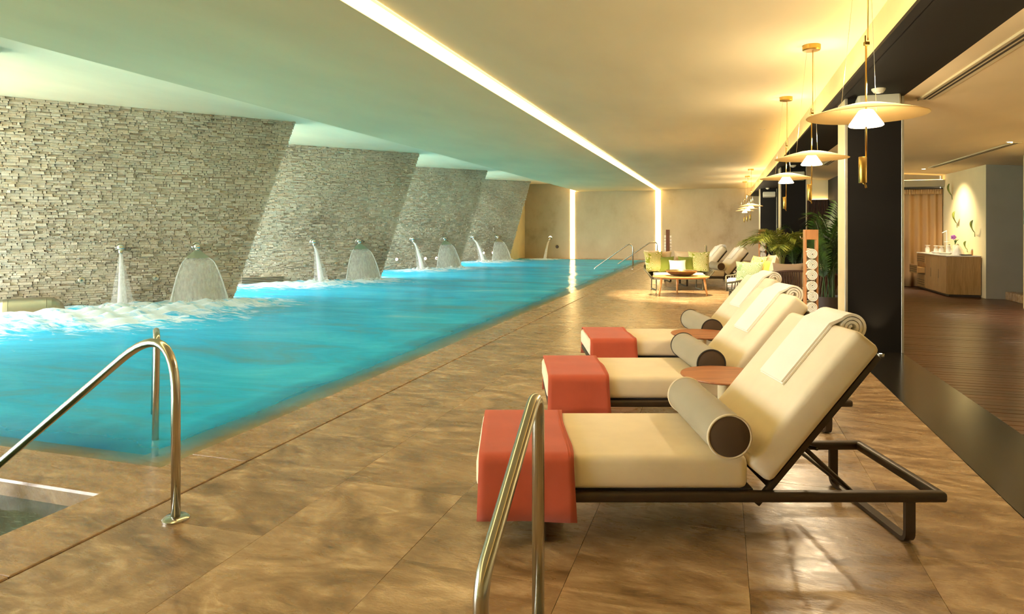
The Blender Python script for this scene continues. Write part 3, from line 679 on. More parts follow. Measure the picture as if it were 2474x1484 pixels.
def screen():
    t = thing('slatted_screen', 'dark timber slatted screen under a warm light line behind the palms', 'screen', (0, 21.3, 0))
    bm = NB(); box(bm, 1.98, 3.0, 0.0, 0.03, 0, 2.26); obj('backing', bm, 'pot_dark', t)
    bm = NB()
    for k in range(26): box(bm, 2.0 + k * 0.0385, 2.021 + k * 0.0385, -0.035, 0.0, 0, 2.26)
    tag(obj('slats', bm, 'slat_wood', t), kind='stuff')
    bm = NB(); box(bm, 1.98, 3.0, -0.045, 0.03, 2.26, 2.285); obj('top_rail', bm, 'slat_wood', t)
    bm = NB(); box(bm, 2.0, 2.98, -0.02, 0.02, 2.29, 2.30); obj('light_line', bm, 'led_warm', t)
screen()
def curtain():
    t = thing('curtain', 'long sheer beige curtain hanging in folds beside the cabinet', 'curtain', (0, 18.42, 0))
    bm = NB(); n = 220; rows = []
    for j in range(9):
        v = j / 8; row = []
        for i in range(n + 1):
            x = 3.16 + 1.94 * i / n; a = 0.045 * (0.55 + 0.45 * v); ph = x * 34 + 1.2 * math.sin(x * 5.1)
            row.append(bm.verts.new((x, a * math.sin(ph) + 0.02 * math.sin(x * 11 + v), 2.38 - 2.37 * v)))
        rows.append(row)
    for a, b in zip(rows, rows[1:]):
        for i in range(n): bm.faces.new((a[i], a[i + 1], b[i + 1], b[i]))
    o = obj('folds', bm, 'curtain', t, True); s = o.modifiers.new('thick', 'SOLIDIFY'); s.thickness = 0.004
    bm = NB(); rows = []
    for z in (2.38, 2.26):
        rows.append([bm.verts.new((3.16 + 1.94 * i / n, -0.05 + 0.012 * math.sin(i * 1.1), z)) for i in range(n + 1)])
    for i in range(n): bm.faces.new((rows[0][i], rows[0][i + 1], rows[1][i + 1], rows[1][i]))
    o = obj('header_tape', bm, 'curtain', t, True); s = o.modifiers.new('thick', 'SOLIDIFY'); s.thickness = 0.003
    bm = NB(); box(bm, 3.15, 5.11, -0.03, 0.03, 2.385, 2.41); obj('rail', bm, 'grille_dark', t)
    bm = NB(); box(bm, 3.14, 5.115, -0.14, 0.18, 2.44, 2.60); struct('trim_15', bm, 'grey_wall', 'bulkhead above the curtain').location = (0, 18.42, 0)
curtain()
bm = NB(); box(bm, 3.2, 5.1, 18.34, 18.38, 2.602, 2.612); tag(obj('cove_light', bm, 'led_dim'), 'warm light line above the beige curtain', 'light')
# stone step in the opening
bm = NB(); rbox(bm, 5.42, 6.4, 14.3, 15.6, 0.0, 0.16, 0.01, 2); o = tag(obj('stone_step', bm, 'coping_stone'), 'pale stone step inside the grey opening at far right', 'step')
def exit_sign():
    t = thing('exit_sign', 'small green emergency exit sign on the wall at the right picture edge', 'sign', (5.115, 13.82, 1.62), PI / 2)
    bm = NB(); rbox(bm, -0.07, 0.05, 0.0, 0.02, -0.13, 0.13, 0.004, 1); obj('plate', bm, 'exit_green', t)
    bm = NB()
    for (x0, x1, z0, z1) in ((-0.03, 0.0, 0.03, 0.07), (-0.045, 0.01, -0.02, 0.025), (-0.05, -0.02, -0.07, -0.02), (0.0, 0.03, -0.06, -0.02), (-0.05, -0.035, -0.1, -0.085)):
        box(bm, x0, x1, 0.02, 0.022, z0, z1)
    obj('running_figure', bm, 'exit_white', t)
exit_sign()
def ceil_z(x): return 2.92 - 0.0641 * (x - 1.98)
def ac(name, label, x, y0, y1, wd, nslot):
    z = ceil_z(x); t = thing(name, label, 'air grille', (x, y0, z), rot=(0, math.atan(0.0641), 0))
    bm = NB(); rbox(bm, -wd / 2, wd / 2, 0, y1 - y0, -0.012, 0.002, 0.003, 1); obj('frame', bm, 'grille', t)
    for k in range(nslot):
        x0 = -wd * 0.28 + wd * 0.56 * (k + 0.5) / nslot
        bm = NB(); box(bm, x0 - wd * 0.075, x0 + wd * 0.075, 0.05, y1 - y0 - 0.05, -0.014, -0.01); obj('slot', bm, 'grille_dark', t)
    bm = NB(); rbox(bm, -wd / 2, -wd / 2 + wd * 0.1, 0, y1 - y0, -0.022, -0.01, 0.003, 1); obj('lip', bm, 'grille', t)
ac('linear_diffuser', 'long twin-slot air diffuser beside the black beam at upper right', 2.24, 3.2, 8.7, 0.16, 2)
ac('linear_diffuser', 'slim air diffuser in the lounge ceiling above the cabinet', 4.4, 12.2, 16.6, 0.14, 2)
ac('linear_diffuser', 'short air diffuser near the right picture edge', 4.85, 10.2, 12.4, 0.10, 1)
ac('linear_diffuser', 'air diffuser seen between pendant and column farther along the beam', 2.3, 12.2, 16.8, 0.16, 2)

# ------------------------------------------------------------------ pendants
def pendant(idx, y, label):
    t = thing('pendant_lamp', label, 'pendant lamp', (0.89, y, 0), 0.3, 'disc pendants over the deck'); zc = 3.30
    bm = NB(); lathe(bm, [(0, zc - 0.055), (0.08, zc - 0.055), (0.088, zc - 0.045), (0.088, zc)], 28); obj('canopy', bm, 'brass', t, 'auto')
    bm = NB(); tube(bm, [(0.012, 0, 2.62), (0.012, 0, zc - 0.05)], 0.004, 8); obj('cable', bm, 'brass', t, True)
    for x, yy in ((-0.14, 0.05), (0.05, -0.03)):
        bm = NB(); tube(bm, [(x * 0.3, yy * 0.3, zc - 0.05), (x, yy, 2.16)], 0.0012, 6); obj('suspension_wire', bm, 'satin_steel', t, True)
    bm = NB(); rbox(bm, -0.014, 0.020, -0.01, 0.01, 2.585, 2.61, 0.003, 1); box(bm, -0.008, -0.002, -0.003, 0.003, 2.61, 2.65); obj('coupling', bm, 'brass', t)
    bm = NB(); tube(bm, [(0, 0, 1.80), (0, 0, 2.60)], 0.0055, 10); obj('stem', bm, 'brass', t, True)
    bm = NB(); pr = [(0.045, 2.208), (0.12, 2.199), (0.22, 2.178), (0.32, 2.152), (0.40, 2.130), (0.402, 2.133), (0.32, 2.156), (0.22, 2.182), (0.12, 2.204), (0.045, 2.213)]
    pr = [(r_ * 0.885 if r_ > 0.1 else r_, z_) for r_, z_ in pr]; rings = pr + [pr[0]]; lathe(bm, rings, 56, cap=False); obj('disc_shade', bm, 'lamp_disc', t, 'auto')
    bm = NB(); lathe(bm, [(0.0, 2.172), (0.03, 2.172), (0.042, 2.167), (0.100, 2.079), (0.103, 2.070), (0.096, 2.064), (0.0, 2.062)], 36); obj('diffuser', bm, 'lamp_glow', t, 'auto')
    bm = NB(); lathe(bm, [(0, 1.70), (0.022, 1.70), (0.024, 1.703), (0.024, 1.865), (0.022, 1.868), (0, 1.868)], 20, (-0.022, 0, 0)); obj('counterweight', bm, 'brass', t, 'auto')
    bm = NB(); tube(bm, fillet([(-0.02, 0, 1.70), (-0.005, 0, 1.692), (0.0, 0, 1.668)], 0.01, 4), 0.006, 8); obj('hook', bm, 'brass', t, True)
    for kind, z, e, rx in (('SPOT', 2.055, PENDANT_W * 1.25, 0), ('POINT', 2.32, PENDANT_W * 0.7, 0), ('SPOT', 2.24, PENDANT_W * 0.5, PI)):
        l = bpy.data.lights.new('lamp_bulb', kind); l.energy = e; l.color = (1.0, 0.80, 0.52); l.shadow_soft_size = 0.05
        if kind == 'SPOT': l.spot_size = 0.62 if rx else 2.9; l.spot_blend = 0.7 if rx else 0.35; l.shadow_soft_size = 0.03 if rx else 0.05
        o = bpy.data.objects.new('lamp_bulb', l); COL.objects.link(o); o.parent = t; o.location = (0.03, 0, z); o.rotation_euler = (rx, 0, 0)
for idx, (y, lb) in enumerate(((4.75, 'large glowing disc pendant nearest the viewer before the black column'), (7.44, 'second disc pendant, hanging just left of the black column'), (10.24, 'third disc pendant, lower left of the second'),
                               (22.0, 'far disc pendant, highest of the small trio by the far wall'), (24.8, 'far disc pendant, middle of the small trio by the far wall'), (27.6, 'far disc pendant, lowest and faintest of the small trio'))):
    pendant(idx, y, lb)
# recessed downlights over the seating group and loungers
def downlight(x, y, e, label, size=1.05, col=(1, 0.76, 0.44)):
    t = thing('downlight', label, 'light', (x, y, 3.30))
    bm = NB(); lathe(bm, [(0.035, -0.001), (0.05, -0.003), (0.05, 0.02), (0.035, 0.02)], 20, cap=False); obj('rim', bm, 'ceramic', t, 'auto')
    bm = NB(); lathe(bm, [(0, 0.012), (0.034, 0.012)], 16, cap=False); obj('lens', bm, 'led_spot', t)
    l = bpy.data.lights.new('downlight_beam', 'SPOT'); l.energy = e; l.color = col; l.spot_size = size; l.spot_blend = 0.5; l.shadow_soft_size = 0.03
    o = bpy.data.objects.new('downlight_beam', l); COL.objects.link(o); o.parent = t; o.location = (0, 0, -0.01)
downlight(-0.70, 14.55, SPOT_W, 'recessed ceiling spot over the oval coffee table')
downlight(0.75, 13.4, SPOT_W * 0.3, 'recessed ceiling spot over the rope sofa')
l = bpy.data.lights.new('cabinet_spot', 'SPOT'); l.energy = 330; l.color = (1, 0.8, 0.5); l.spot_size = 1.7; l.spot_blend = 1.0; l.shadow_soft_size = 0.04
t = thing('downlight', 'recessed ceiling spot over the cabinet', 'light', (4.35, 17.0, ceil_z(4.35) - 0.004))
bm = NB(); lathe(bm, [(0.035, 0.0), (0.05, -0.003), (0.05, 0.02), (0.035, 0.02)], 20, cap=False); obj('rim', bm, 'ceramic', t, 'auto')
bm = NB(); lathe(bm, [(0, -0.001), (0.034, -0.001)], 16, cap=False); obj('lens', bm, 'led_spot', t)
o = bpy.data.objects.new('cabinet_spot', l); COL.objects.link(o); o.parent = t; o.location = (0, 0, -0.03); o.rotation_euler = (0, -0.4, 0)

for (y, lb) in ((6.2, 'added fill light near the viewer in the lounge ceiling'), (9.2, 'added fill light in the middle of the lounge ceiling'), (12.2, 'added fill light beside the grey opening')):  # added lamps that brighten the cream wall and, by bounce, the lounge ceiling
    x = 4.3; t = thing('downlight', lb, 'light', (x, y, ceil_z(x) - 0.004))
    bm = NB(); lathe(bm, [(0.035, 0.0), (0.05, -0.003), (0.05, 0.02), (0.035, 0.02)], 20, cap=False); obj('rim', bm, 'ceramic', t, 'auto')
    bm = NB(); lathe(bm, [(0, -0.001), (0.034, -0.001)], 16, cap=False); obj('lens', bm, 'led_spot', t)
    l = bpy.data.lights.new('fill_beam', 'SPOT'); l.energy = 420; l.color = (1, 0.78, 0.5); l.spot_size = 1.7; l.spot_blend = 0.8; l.shadow_soft_size = 0.06
    o = bpy.data.objects.new('fill_beam', l); COL.objects.link(o); o.parent = t; o.location = (0, 0, -0.03); o.rotation_euler = (0, -0.45, 0)

# ------------------------------------------------------------------ handrails
def rail_posts(name, label, loc, pts, r, fr, base=True, rz=0.0, flanges=()):
    t = thing(name, label, 'handrail', loc, rz, 'pool handrails')
    bm = NB(); tube(bm, fillet(pts, fr, 12), r, 20); obj('tube', bm, 'brushed_steel', t, True)
    for f in flanges:
        bm = NB(); lathe(bm, [(r, 0), (0.062, 0), (0.062, 0.008), (0.05, 0.018), (r, 0.02)], 28, f, False); obj('floor_flange', bm, 'brushed_steel', t, 'auto')
    return t
RT = 0.0215
prof = [(0, 0, 0.0), (0, 0, 1.0), (-1.35, 0, 0.022), (-1.60, 0, -0.42)]
rail_posts('handrail', 'steel pool handrail with round floor flange in the left foreground', (-2.51, 2.56, 0), prof, RT, [0, 0.21, 0.2, 0], flanges=[(0, 0, 0)])
rail_posts('handrail', 'steel pool handrail seen end-on rising from the water behind the left foreground rail', (-3.64, 3.52, 0), [(0, 0, -0.9), (0.02, 0.01, 0.68), (-0.13, 0.15, 0.70), (-0.62, 0.60, -0.2)], RT, [0, 0.085, 0.085, 0])
rail_posts('handrail', 'steel handrail in the centre foreground before the nearest lounger', (-0.60, 2.20, 0), [(0, 0, 0), (0, 0, 0.865), (0, -0.57, 0.475), (0, -0.57, 0)], RT, [0, 0.06, 0.12, 0], flanges=[(0, 0, 0), (0, -0.57, 0)])
rail_posts('handrail', 'small bright steel handrail entering the water at the far end', (-2.98, 23.7, 0), prof, 0.023, [0, 0.173, 0.2, 0], flanges=[(0, 0, 0)])
rail_posts('handrail', 'steel handrail at the far pool corner before the lit slot', (-2.45, 27.2, 0), [(0, 0, 0), (0, 0, 0.90), (-0.30, 0, 0.875), (-1.6, 0, -0.03), (-1.8, 0, -0.3)], 0.026, [0, 0.19, 0.17, 0.2, 0], flanges=[(0, 0, 0)])
rail_posts('handrail', 'handrail seen end-on sticking up behind the loveseat', (-0.43, 20.8, 0), [(0, 0, 0), (0, 0, 0.92), (0, -0.12, 0.90), (0.0, -0.52, 0.5), (0, -0.60, 0.36), (0, -0.60, 0)], 0.03, [0, 0.09, 0.07, 0.15, 0.1, 0], flanges=[(0, 0, 0), (0, -0.60, 0)])

# ------------------------------------------------------------------ loungers
LW = 0.70
BK0, BDIR = Vector((1.315, 0, 0.262)), Vector((0.637, 0, 0.771)); BPER = Vector((-0.771, 0, 0.637)); BLEN, BTH = 0.78, 0.148
def make_lounger(label, loc, rz):
    t = thing('sun_lounger', label, 'sun lounger', loc, rz, 'cream sun loungers')
    sect = [(0.023 * math.cos(a) + 0.0, 0.024 * math.sin(a)) for a in [2 * PI * k / 10 for k in range(10)]]
    z = 0.212
    bm = NB()
    for y in (0.0, LW): rbox(bm, 0.03, 2.09, y - 0.024, y + 0.024, z - 0.023, z + 0.023, 0.014, 3)
    for x in (0.03, 2.068): rbox(bm, x - 0.022, x + 0.022, 0.0, LW, z - 0.022, z + 0.022, 0.012, 3)
    rbox(bm, 1.22, 1.25, 0.0, LW, z - 0.016, z + 0.016, 0.006, 2); obj('frame', bm, 'bronze_metal', t, 'auto')
    bm = NB(); box(bm, 0.05, 1.24, 0.02, LW - 0.02, z + 0.012, z + 0.026); obj('sling_deck', bm, 'piping_dark', t)
    for x in (0.29, 1.93):
        bm = NB(); sec = [(-0.010, -0.022), (0.010, -0.022), (0.010, 0.022), (-0.010, 0.022)]
        tube(bm, fillet([(x, 0.0, z - 0.02), (x, 0.0, 0.011), (x, LW, 0.011), (x, LW, z - 0.02)], 0.045, 6), 1, sect=sec, up=(0, 1, 0)); obj('leg', bm, 'bronze_metal', t)
        for y in (0.06, LW - 0.06):
            bm = NB(); lathe(bm, [(0, 0), (0.012, 0), (0.012, 0.006), (0, 0.006)], 10, (x, y, -0.001)); obj('foot_pad', bm, 'piping_dark', t)
    # seat mattress
    bm = NB(); rbox(bm, 0.0, 1.212, -0.012, LW + 0.012, 0.243, 0.393, 0.035, 4); obj('seat_mattress', bm, 'mattress_cream', t, True)
    # backrest
    mt = Matrix(((BDIR.x, 0, BPER.x, BK0.x), (0, 1, 0, 0), (BDIR.z, 0, BPER.z, BK0.z), (0, 0, 0, 1)))
    bm = NB(); b = NB(); rbox(b, 0.0, BLEN, -0.012, LW + 0.012, 0.004, BTH, 0.032, 4); join(bm, b, mt)
    obj('back_mattress', bm, 'mattress_cream', t, True)
    bm = NB(); b = NB()
    for y in (0.025, LW - 0.025): rbox(b, -0.11, BLEN - 0.03, y - 0.014, y + 0.014, -0.028, 0.0, 0.005, 2)
    rbox(b, BLEN - 0.06, BLEN - 0.03, 0.02, LW - 0.02, -0.026, 0.0, 0.005, 2); rbox(b, -0.02, 0.01, 0.02, LW - 0.02, -0.026, 0.0, 0.005, 2); box(b, 0.0, BLEN - 0.04, 0.03, LW - 0.03, -0.008, 0.003)
    join(bm, b, mt); obj('back_frame', bm, 'bronze_metal', t, 'auto')
    for y in (0.07, LW - 0.07):
        bm = NB(); p = BK0 + BDIR * 0.24; tube(bm, [(p.x, y, p.z - 0.02), (1.70, y, z + 0.0)], 0.011, 10); obj('strut', bm, 'bronze_metal', t, True)
    bm = NB(); tube(bm, [(1.70, 0.0, z), (1.70, LW, z)], 0.010, 10); obj('ratchet_bar', bm, 'bronze_metal', t, True)
    bm = NB(); tube(bm, [(1.55, 0.07, 0.40), (1.66, LW - 0.07, 0.26)], 0.008, 8); obj('cross_bar', bm, 'bronze_metal', t, True)
    return t
def make_bolster(label, loc, rz, dark):
    t = thing('bolster_pillow', label, 'bolster', loc, rz, 'bolsters on the loungers'); r, x, z, y0, y1 = 0.095, 1.118, 0.488, -0.035, 0.70
    R = Matrix.Translation((x, 0, z)) @ Matrix.Rotation(-PI / 2, 4, 'X')
    bm = NB(); b = NB(); lathe(b, [(r, y0), (r * 1.01, y0 + 0.1), (r * 1.02, (y0 + y1) / 2), (r * 1.01, y1 - 0.1), (r, y1)], 40, cap=False); join(bm, b, R); obj('body', bm, 'bolster_grey', t, True)
    for y, s in ((y0, -1), (y1, 1)):
        bm = NB(); b = NB(); lathe(b, [(0, y + s * 0.012), (r * 0.5, y + s * 0.011), (r * 0.85, y + s * 0.006), (r, y)], 40, cap=False); join(bm, b, R); obj('end_panel', bm, 'bolster_brown', t, True)
        bm = NB(); tube(bm, [(x + r * math.cos(a), y, z + r * math.sin(a)) for a in [2 * PI * k / 40 for k in range(41)]], 0.006, 8, False); obj('piping', bm, 'piping_dark' if dark else 'piping_light', t, True)
    return t
def make_throw(label, loc, rz, seed):
    rng = random.Random(seed); x0, x1 = 0.012, 0.43
    o = 0.014; prof = [(-0.05, 0.122), (-0.046, 0.2), (-0.038, 0.27), (-0.03, 0.34)]
    prof += [(-0.03 + 0.045 - 0.045 * math.cos(a), 0.362 + 0.043 * math.sin(a)) for a in [k * PI / 2 / 5 for k in range(6)]]
    n = 10
    prof += [(0.015 + (LW - 0.03) * k / n, 0.405 + 0.003 * math.sin(k * 1.3 + seed)) for k in range(1, n)]
    prof += [(LW - 0.015 + 0.045 * math.sin(a), 0.362 + 0.043 * math.cos(a)) for a in [k * PI / 2 / 5 for k in range(6)]]
    prof += [(LW + 0.036, 0.27), (LW + 0.05, 0.13)]
    bm = NB(); nx = 14; rows = []; ph = rng.uniform(0, 6)
    for k in range(nx + 1):
        u = k / nx; row = []
        for (y, z) in prof:
            hang = max(0.0, 0.36 - z) / 0.24
            xx = x0 + (x1 - x0) * u + hang * 0.02 * (u - 0.35) + 0.006 * math.sin(y * 9 + ph) * (1 if u > 0.9 else 0.2)
            row.append(bm.verts.new((xx, y + hang * 0.008 * math.sin(u * 7 + ph) * (1 if y > 0.3 else -1), z + 0.004 * hang * math.sin(u * 5 + ph))))
        rows.append(row)
    for a, b in zip(rows, rows[1:]):
        for j in range(len(prof) - 1): bm.faces.new((a[j], b[j], b[j + 1], a[j + 1]))
    t = thing('throw_blanket', label, 'throw', loc, rz, 'coral throws on the loungers')
    c = obj('cloth', bm, 'throw_coral', t, True); s = c.modifiers.new('thick', 'SOLIDIFY'); s.thickness = 0.008; s.offset = 0
    for xx in (x1 - 0.010, x1 - 0.022):
        bm = NB(); tube(bm, [(xx + 0.0, y, z + 0.004) for (y, z) in prof[3:-2]], 0.0018, 6); obj('hem_stitch', bm, 'throw_coral', t, True)
    return t
def make_towel(label, loc, rz, y0=0.20, y1=0.47):
    t = thing('folded_towel', label, 'towel', loc, rz, 'towels draped over lounger backs'); th = 0.02
    f0 = BK0 + BPER * (BTH + 0.001)
    A, B = [], []
    P = lambda s, o_: ((f0 + BDIR * s + BPER * o_).x, (f0 + BDIR * s + BPER * o_).z)
    for k in range(13):
        s = 0.40 + (BLEN - 0.42) * k / 12; A.append(P(s, th)); B.append(P(s, 0.0))
    # over the top edge into a roll hanging behind
    rc = 0.072; C = Vector(((f0 + BDIR * (BLEN + 0.045)).x + 0.055, 0, (f0 + BDIR * (BLEN + 0.045)).z - 0.062)); a_start = math.atan2(BPER.z, BPER.x) - 0.05
    n = 90; turns = 3.1
    for k in range(n + 1):
        u = k / n; a = a_start - u * turns * 2 * PI; r = rc + (0.018 - rc) * u
        A.append((C.x + r * math.cos(a), C.z + r * math.sin(a))); B.append((C.x + (r - th * 0.64) * math.cos(a), C.z + (r - th * 0.64) * math.sin(a)))
    bm = NB(); strip_solid(bm, A, B, y0, y1); bmesh.ops.recalc_face_normals(bm, faces=bm.faces); obj('terry_cloth', bm, 'towel_white', t, 'auto')
    # the second fold lying beneath, a little longer
    bm = NB(); A2 = [P(0.40 + (BLEN - 0.42) * k / 12 - 0.006, th * 0.5) for k in range(13)]; B2 = [P(0.40 + (BLEN - 0.42) * k / 12 - 0.006, 0.001) for k in range(13)]
    strip_solid(bm, A2, B2, y0 - 0.004, y1 + 0.004); bmesh.ops.recalc_face_normals(bm, faces=bm.faces); obj('under_fold', bm, 'towel_white', t)
    return t
LNG = [(-0.16, 2.95, YAW, 'nearest'), (0.235, 4.53, YAW, 'second'), (0.70, 6.05, YAW, 'third')]
for k, (lat, d, rz, nm) in enumerate(LNG):
    p = W(lat, d)
    make_lounger(['nearest cream lounger with its bronze frame fully visible', 'second cream lounger, between the two wooden side tables', 'third cream lounger, farthest of the row of three'][k], p, rz)
    make_bolster('grey bolster with brown round end on the %s lounger' % nm, p, rz, k > 0)
    make_throw('coral throw folded over the foot of the %s lounger' % nm, p, rz, k + 1)
    make_towel('white towel rolled over the backrest of the %s lounger' % nm, p, rz)
for k, (lat, d, nm) in enumerate(((4.02, 16.3, 'right'), (3.95, 17.7, 'left'))):
    p = W(lat, d)
    make_lounger('far cream lounger behind the loveseat, %s one of the pair' % nm, p, YAW); make_bolster('grey bolster on the far %s lounger behind the loveseat' % nm, p, YAW, False)
    make_towel('white towel rolled over the far %s lounger behind the loveseat' % nm, p, YAW)

def side_table(label, loc):
    t = thing('side_table', label, 'table', loc, YAW, 'round side tables')
    bm = NB(); lathe(bm, [(0, 0.478), (0.20, 0.480), (0.255, 0.492), (0.262, 0.498), (0.260, 0.504), (0.0, 0.505)], 56); obj('table_top', bm, 'teak', t, 'auto')
    bm = NB(); lathe(bm, [(0, 0.015), (0.038, 0.015), (0.038, 0.48), (0, 0.48)], 24); obj('pedestal', bm, 'cream_paint', t, 'auto')
    bm = NB(); lathe(bm, [(0, 0), (0.17, 0), (0.17, 0.01), (0.04, 0.018), (0, 0.018)], 40); obj('base', bm, 'cream_paint', t, 'auto')
side_table('round teak side table between the nearest and second lounger', W(1.312, 4.10))
side_table('round teak side table between the second and third lounger', W(1.64, 5.72))

# ------------------------------------------------------------------ seating group
def sofa(label, loc, rz, a, b, mat, zb=0.27, arm=0.44, back=0.64, flare=0.15, N=100):
    t = thing('rope_sofa', label, 'sofa', loc, rz)
    se = lambda v: math.copysign(abs(v) ** 0.62, v)
    def plan(u, A, Bb): return -A * se(math.cos(u)), Bb * abs(math.sin(u)) ** 0.62
    top = lambda u: arm + (back - arm) * abs(math.sin(u)) ** 0.8
    us = [PI * k / N for k in range(N + 1)]
    P0 = [Vector((*plan(u, a, b), zb)) for u in us]; P1 = [Vector((*plan(u, a + flare, b + flare * 0.9), top(u))) - Vector((0, 0.0, 0)) for u in us]
    for p, q in ((P0, 'bottom_rail'), (P1, 'top_rail')):
        bm = NB(); pts = list(p)
        if q == 'bottom_rail': pts = pts + [pts[0]]
        tube(bm, pts, 0.018 if q == 'top_rail' else 0.014, 8); obj(q, bm, mat, t, True)
    for s in (0, -1):
        bm = NB(); tube(bm, [P0[s], P1[s]], 0.015, 8); obj('arm_post', bm, mat, t, True)
    bm = NB()
    for k in range(1, N):
        o_ = 0.004 * (1 if k % 2 else -1); m = (P0[k] + P1[k]) / 2 + Vector((0, 0, 0)); n = Vector((m.x, m.y - b * 0.3, 0)).normalized() * o_
        tube(bm, [P0[k] + n, P1[k] + n], 0.010, 5, False)
    tag(obj('rope_weave', bm, mat, t, True), kind='stuff')
    ins = [Vector(plan(u, a - 0.03, b - 0.04)) for u in us[::5]]
    bm = NB(); prism(bm, [(p.x, p.y + 0.02) for p in ins][::-1], zb - 0.01, zb + 0.02); obj('seat_deck', bm, mat, t)
    bm = NB(); prism(bm, [(p.x * 0.97, p.y * 0.95 + 0.015) for p in ins][::-1], zb + 0.02, zb + 0.13)
    bmesh.ops.bevel(bm, geom=[e for e in bm.edges if abs(e.verts[0].co.z - e.verts[1].co.z) < 1e-5], offset=0.03, segments=3, affect='EDGES'); obj('seat_cushion', bm, 'cushion_white', t, 'auto')
    for x in (-a * 0.86, a * 0.86):
        bm = NB(); tube(bm, fillet([(x, 0.08, zb), (x, 0.06, 0.012), (x, b * 0.85, 0.012), (x, b * 0.8, zb)], 0.03, 4), 0.013, 8); obj('leg', bm, mat, t, True)
    return t
def cushion(label, w_, h, th, mat, loc, rot, group=None):
    n = 16; t = thing('cushion', label, 'cushion', loc, group=group, rot=rot)
    for s, nm in ((-1, 'front_cover'), (1, 'back_cover')):
        bm = NB(); g = []
        for j in range(n + 1):
            row = []
            for i in range(n + 1):
                u, v = -1 + 2 * i / n, -1 + 2 * j / n
                x = w_ / 2 * u * (1 - 0.10 * (1 - v * v)); z = h / 2 * v * (1 - 0.10 * (1 - u * u)) + h / 2
                y = s * th / 2 * (max(0, (1 - u * u) * (1 - v * v))) ** 0.45
                row.append(bm.verts.new((x, y, z)))
            g.append(row)
        for j in range(n):
            for i in range(n): bm.faces.new((g[j][i], g[j][i + 1], g[j + 1][i + 1], g[j + 1][i])[::(1 if s < 0 else -1)])
        obj(nm, bm, mat, t, True)
    return t
def on(base, rz, x, y, z):   # sofa-local -> world
    return (base[0] + x * math.cos(rz) - y * math.sin(rz), base[1] + x * math.sin(rz) + y * math.cos(rz), z)
S1 = W(3.85, 15.15); R1 = YAW
sofa('grey rope loveseat piled with green cushions behind the oval table', S1, R1, 0.62, 0.72, 'rope_grey')
zc = 0.40
C1 = [('patterned lime cushion at the left end of the loveseat', 0.50, 0.50, 0.17, 'damask_green', -0.50, 0.34, -0.22, 0.30), ('patterned lime cushion at the right end of the loveseat', 0.50, 0.50, 0.17, 'damask_green', 0.52, 0.34, -0.22, -0.28),
      ('plain green cushion left of the small white one on the loveseat', 0.38, 0.38, 0.14, 'cushion_green', -0.22, 0.36, -0.2, 0.05), ('plain green cushion right of the small white one on the loveseat', 0.38, 0.38, 0.14, 'cushion_green', 0.24, 0.36, -0.2, -0.05),
      ('small white cushion in the middle of the loveseat', 0.40, 0.30, 0.13, 'cushion_white', 0.0, 0.22, -0.2, 0.0),
      ('cream back cushion behind the left patterned cushion of the loveseat', 0.58, 0.50, 0.16, 'cushion_cream', -0.32, 0.56, -0.12, 0.1), ('cream back cushion behind the right patterned cushion of the loveseat', 0.58, 0.50, 0.16, 'cushion_cream', 0.30, 0.56, -0.12, -0.1),
      ('white cushion peeking out at the top left of the loveseat', 0.4, 0.52, 0.12, 'cushion_white', -0.50, 0.60, -0.15, 0.25)]
for lb, w_, h, th, mat, x, y, tl, yw in C1:
    cushion(lb, w_, h, th, mat, on(S1, R1, x, y, zc), (tl, 0, R1 + yw), 'loveseat cushions')
S2 = Vector((0.10, 13.75, 0)); R2 = -PI / 2
sofa('rope sofa facing the pool with its low arm towards the viewer', S2, R2, 0.80, 0.82, 'rope_grey', arm=0.42, back=0.68, N=120)
C2 = [('large patterned lime cushion on the sofa facing the pool', 0.52, 0.50, 0.17, 'damask_green', -0.30, 0.52, -0.3, 0.5), ('yellow green cushion behind the tiny white one on the sofa', 0.42, 0.38, 0.14, 'cushion_yellow', -0.02, 0.46, -0.3, 1.1),
      ('tiny white cushion on the sofa facing the pool', 0.30, 0.2, 0.11, 'cushion_white', 0.1, 0.34, -0.3, 1.2), ('pale aqua patterned cushion against the near arm of the sofa', 0.50, 0.42, 0.16, 'damask_aqua', 0.56, 0.40, -0.35, 1.45),
      ('cream back cushion at the far end of the sofa facing the pool', 0.56, 0.52, 0.16, 'cushion_cream', -0.42, 0.78, -0.2, 0.2), ('cream back cushion at the near end of the sofa facing the pool', 0.56, 0.52, 0.16, 'cushion_cream', 0.32, 0.80, -0.2, -0.1),
      ('bright yellow cushion on the sofa below the palm', 0.42, 0.42, 0.14, 'cushion_yellow', 0.02, 0.70, -0.3, 0.4)]
for lb, w_, h, th, mat, x, y, tl, yw in C2:
    cushion(lb, w_, h, th, mat, on(S2, R2, x, y, zc), (tl, 0, R2 + yw), 'pool sofa cushions')
S3 = Vector((1.30, 12.55, 0)); R3 = PI
sofa('dark brown rope armchair with its back to the viewer behind the towel rack', S3, R3, 0.50, 0.68, 'rope_brown', arm=0.5, back=0.72, flare=0.1, N=90)
for lb, w_, h, th, mat, x, y, tl, yw in (('taupe cushion leaning over the back of the brown armchair', 0.50, 0.46, 0.16, 'cushion_taupe', 0.24, 0.50, -0.25, 0.1), ('cream cushion at the right of the brown armchair', 0.44, 0.46, 0.15, 'cushion_cream', -0.28, 0.48, -0.2, -0.3),
                                         ('white cushion in the middle of the brown armchair', 0.36, 0.44, 0.14, 'cushion_white', 0.0, 0.36, -0.25, 0.2)):
    cushion(lb, w_, h, th, mat, on(S3, R3, x, y, zc), (tl, 0, R3 + yw), 'armchair cushions')
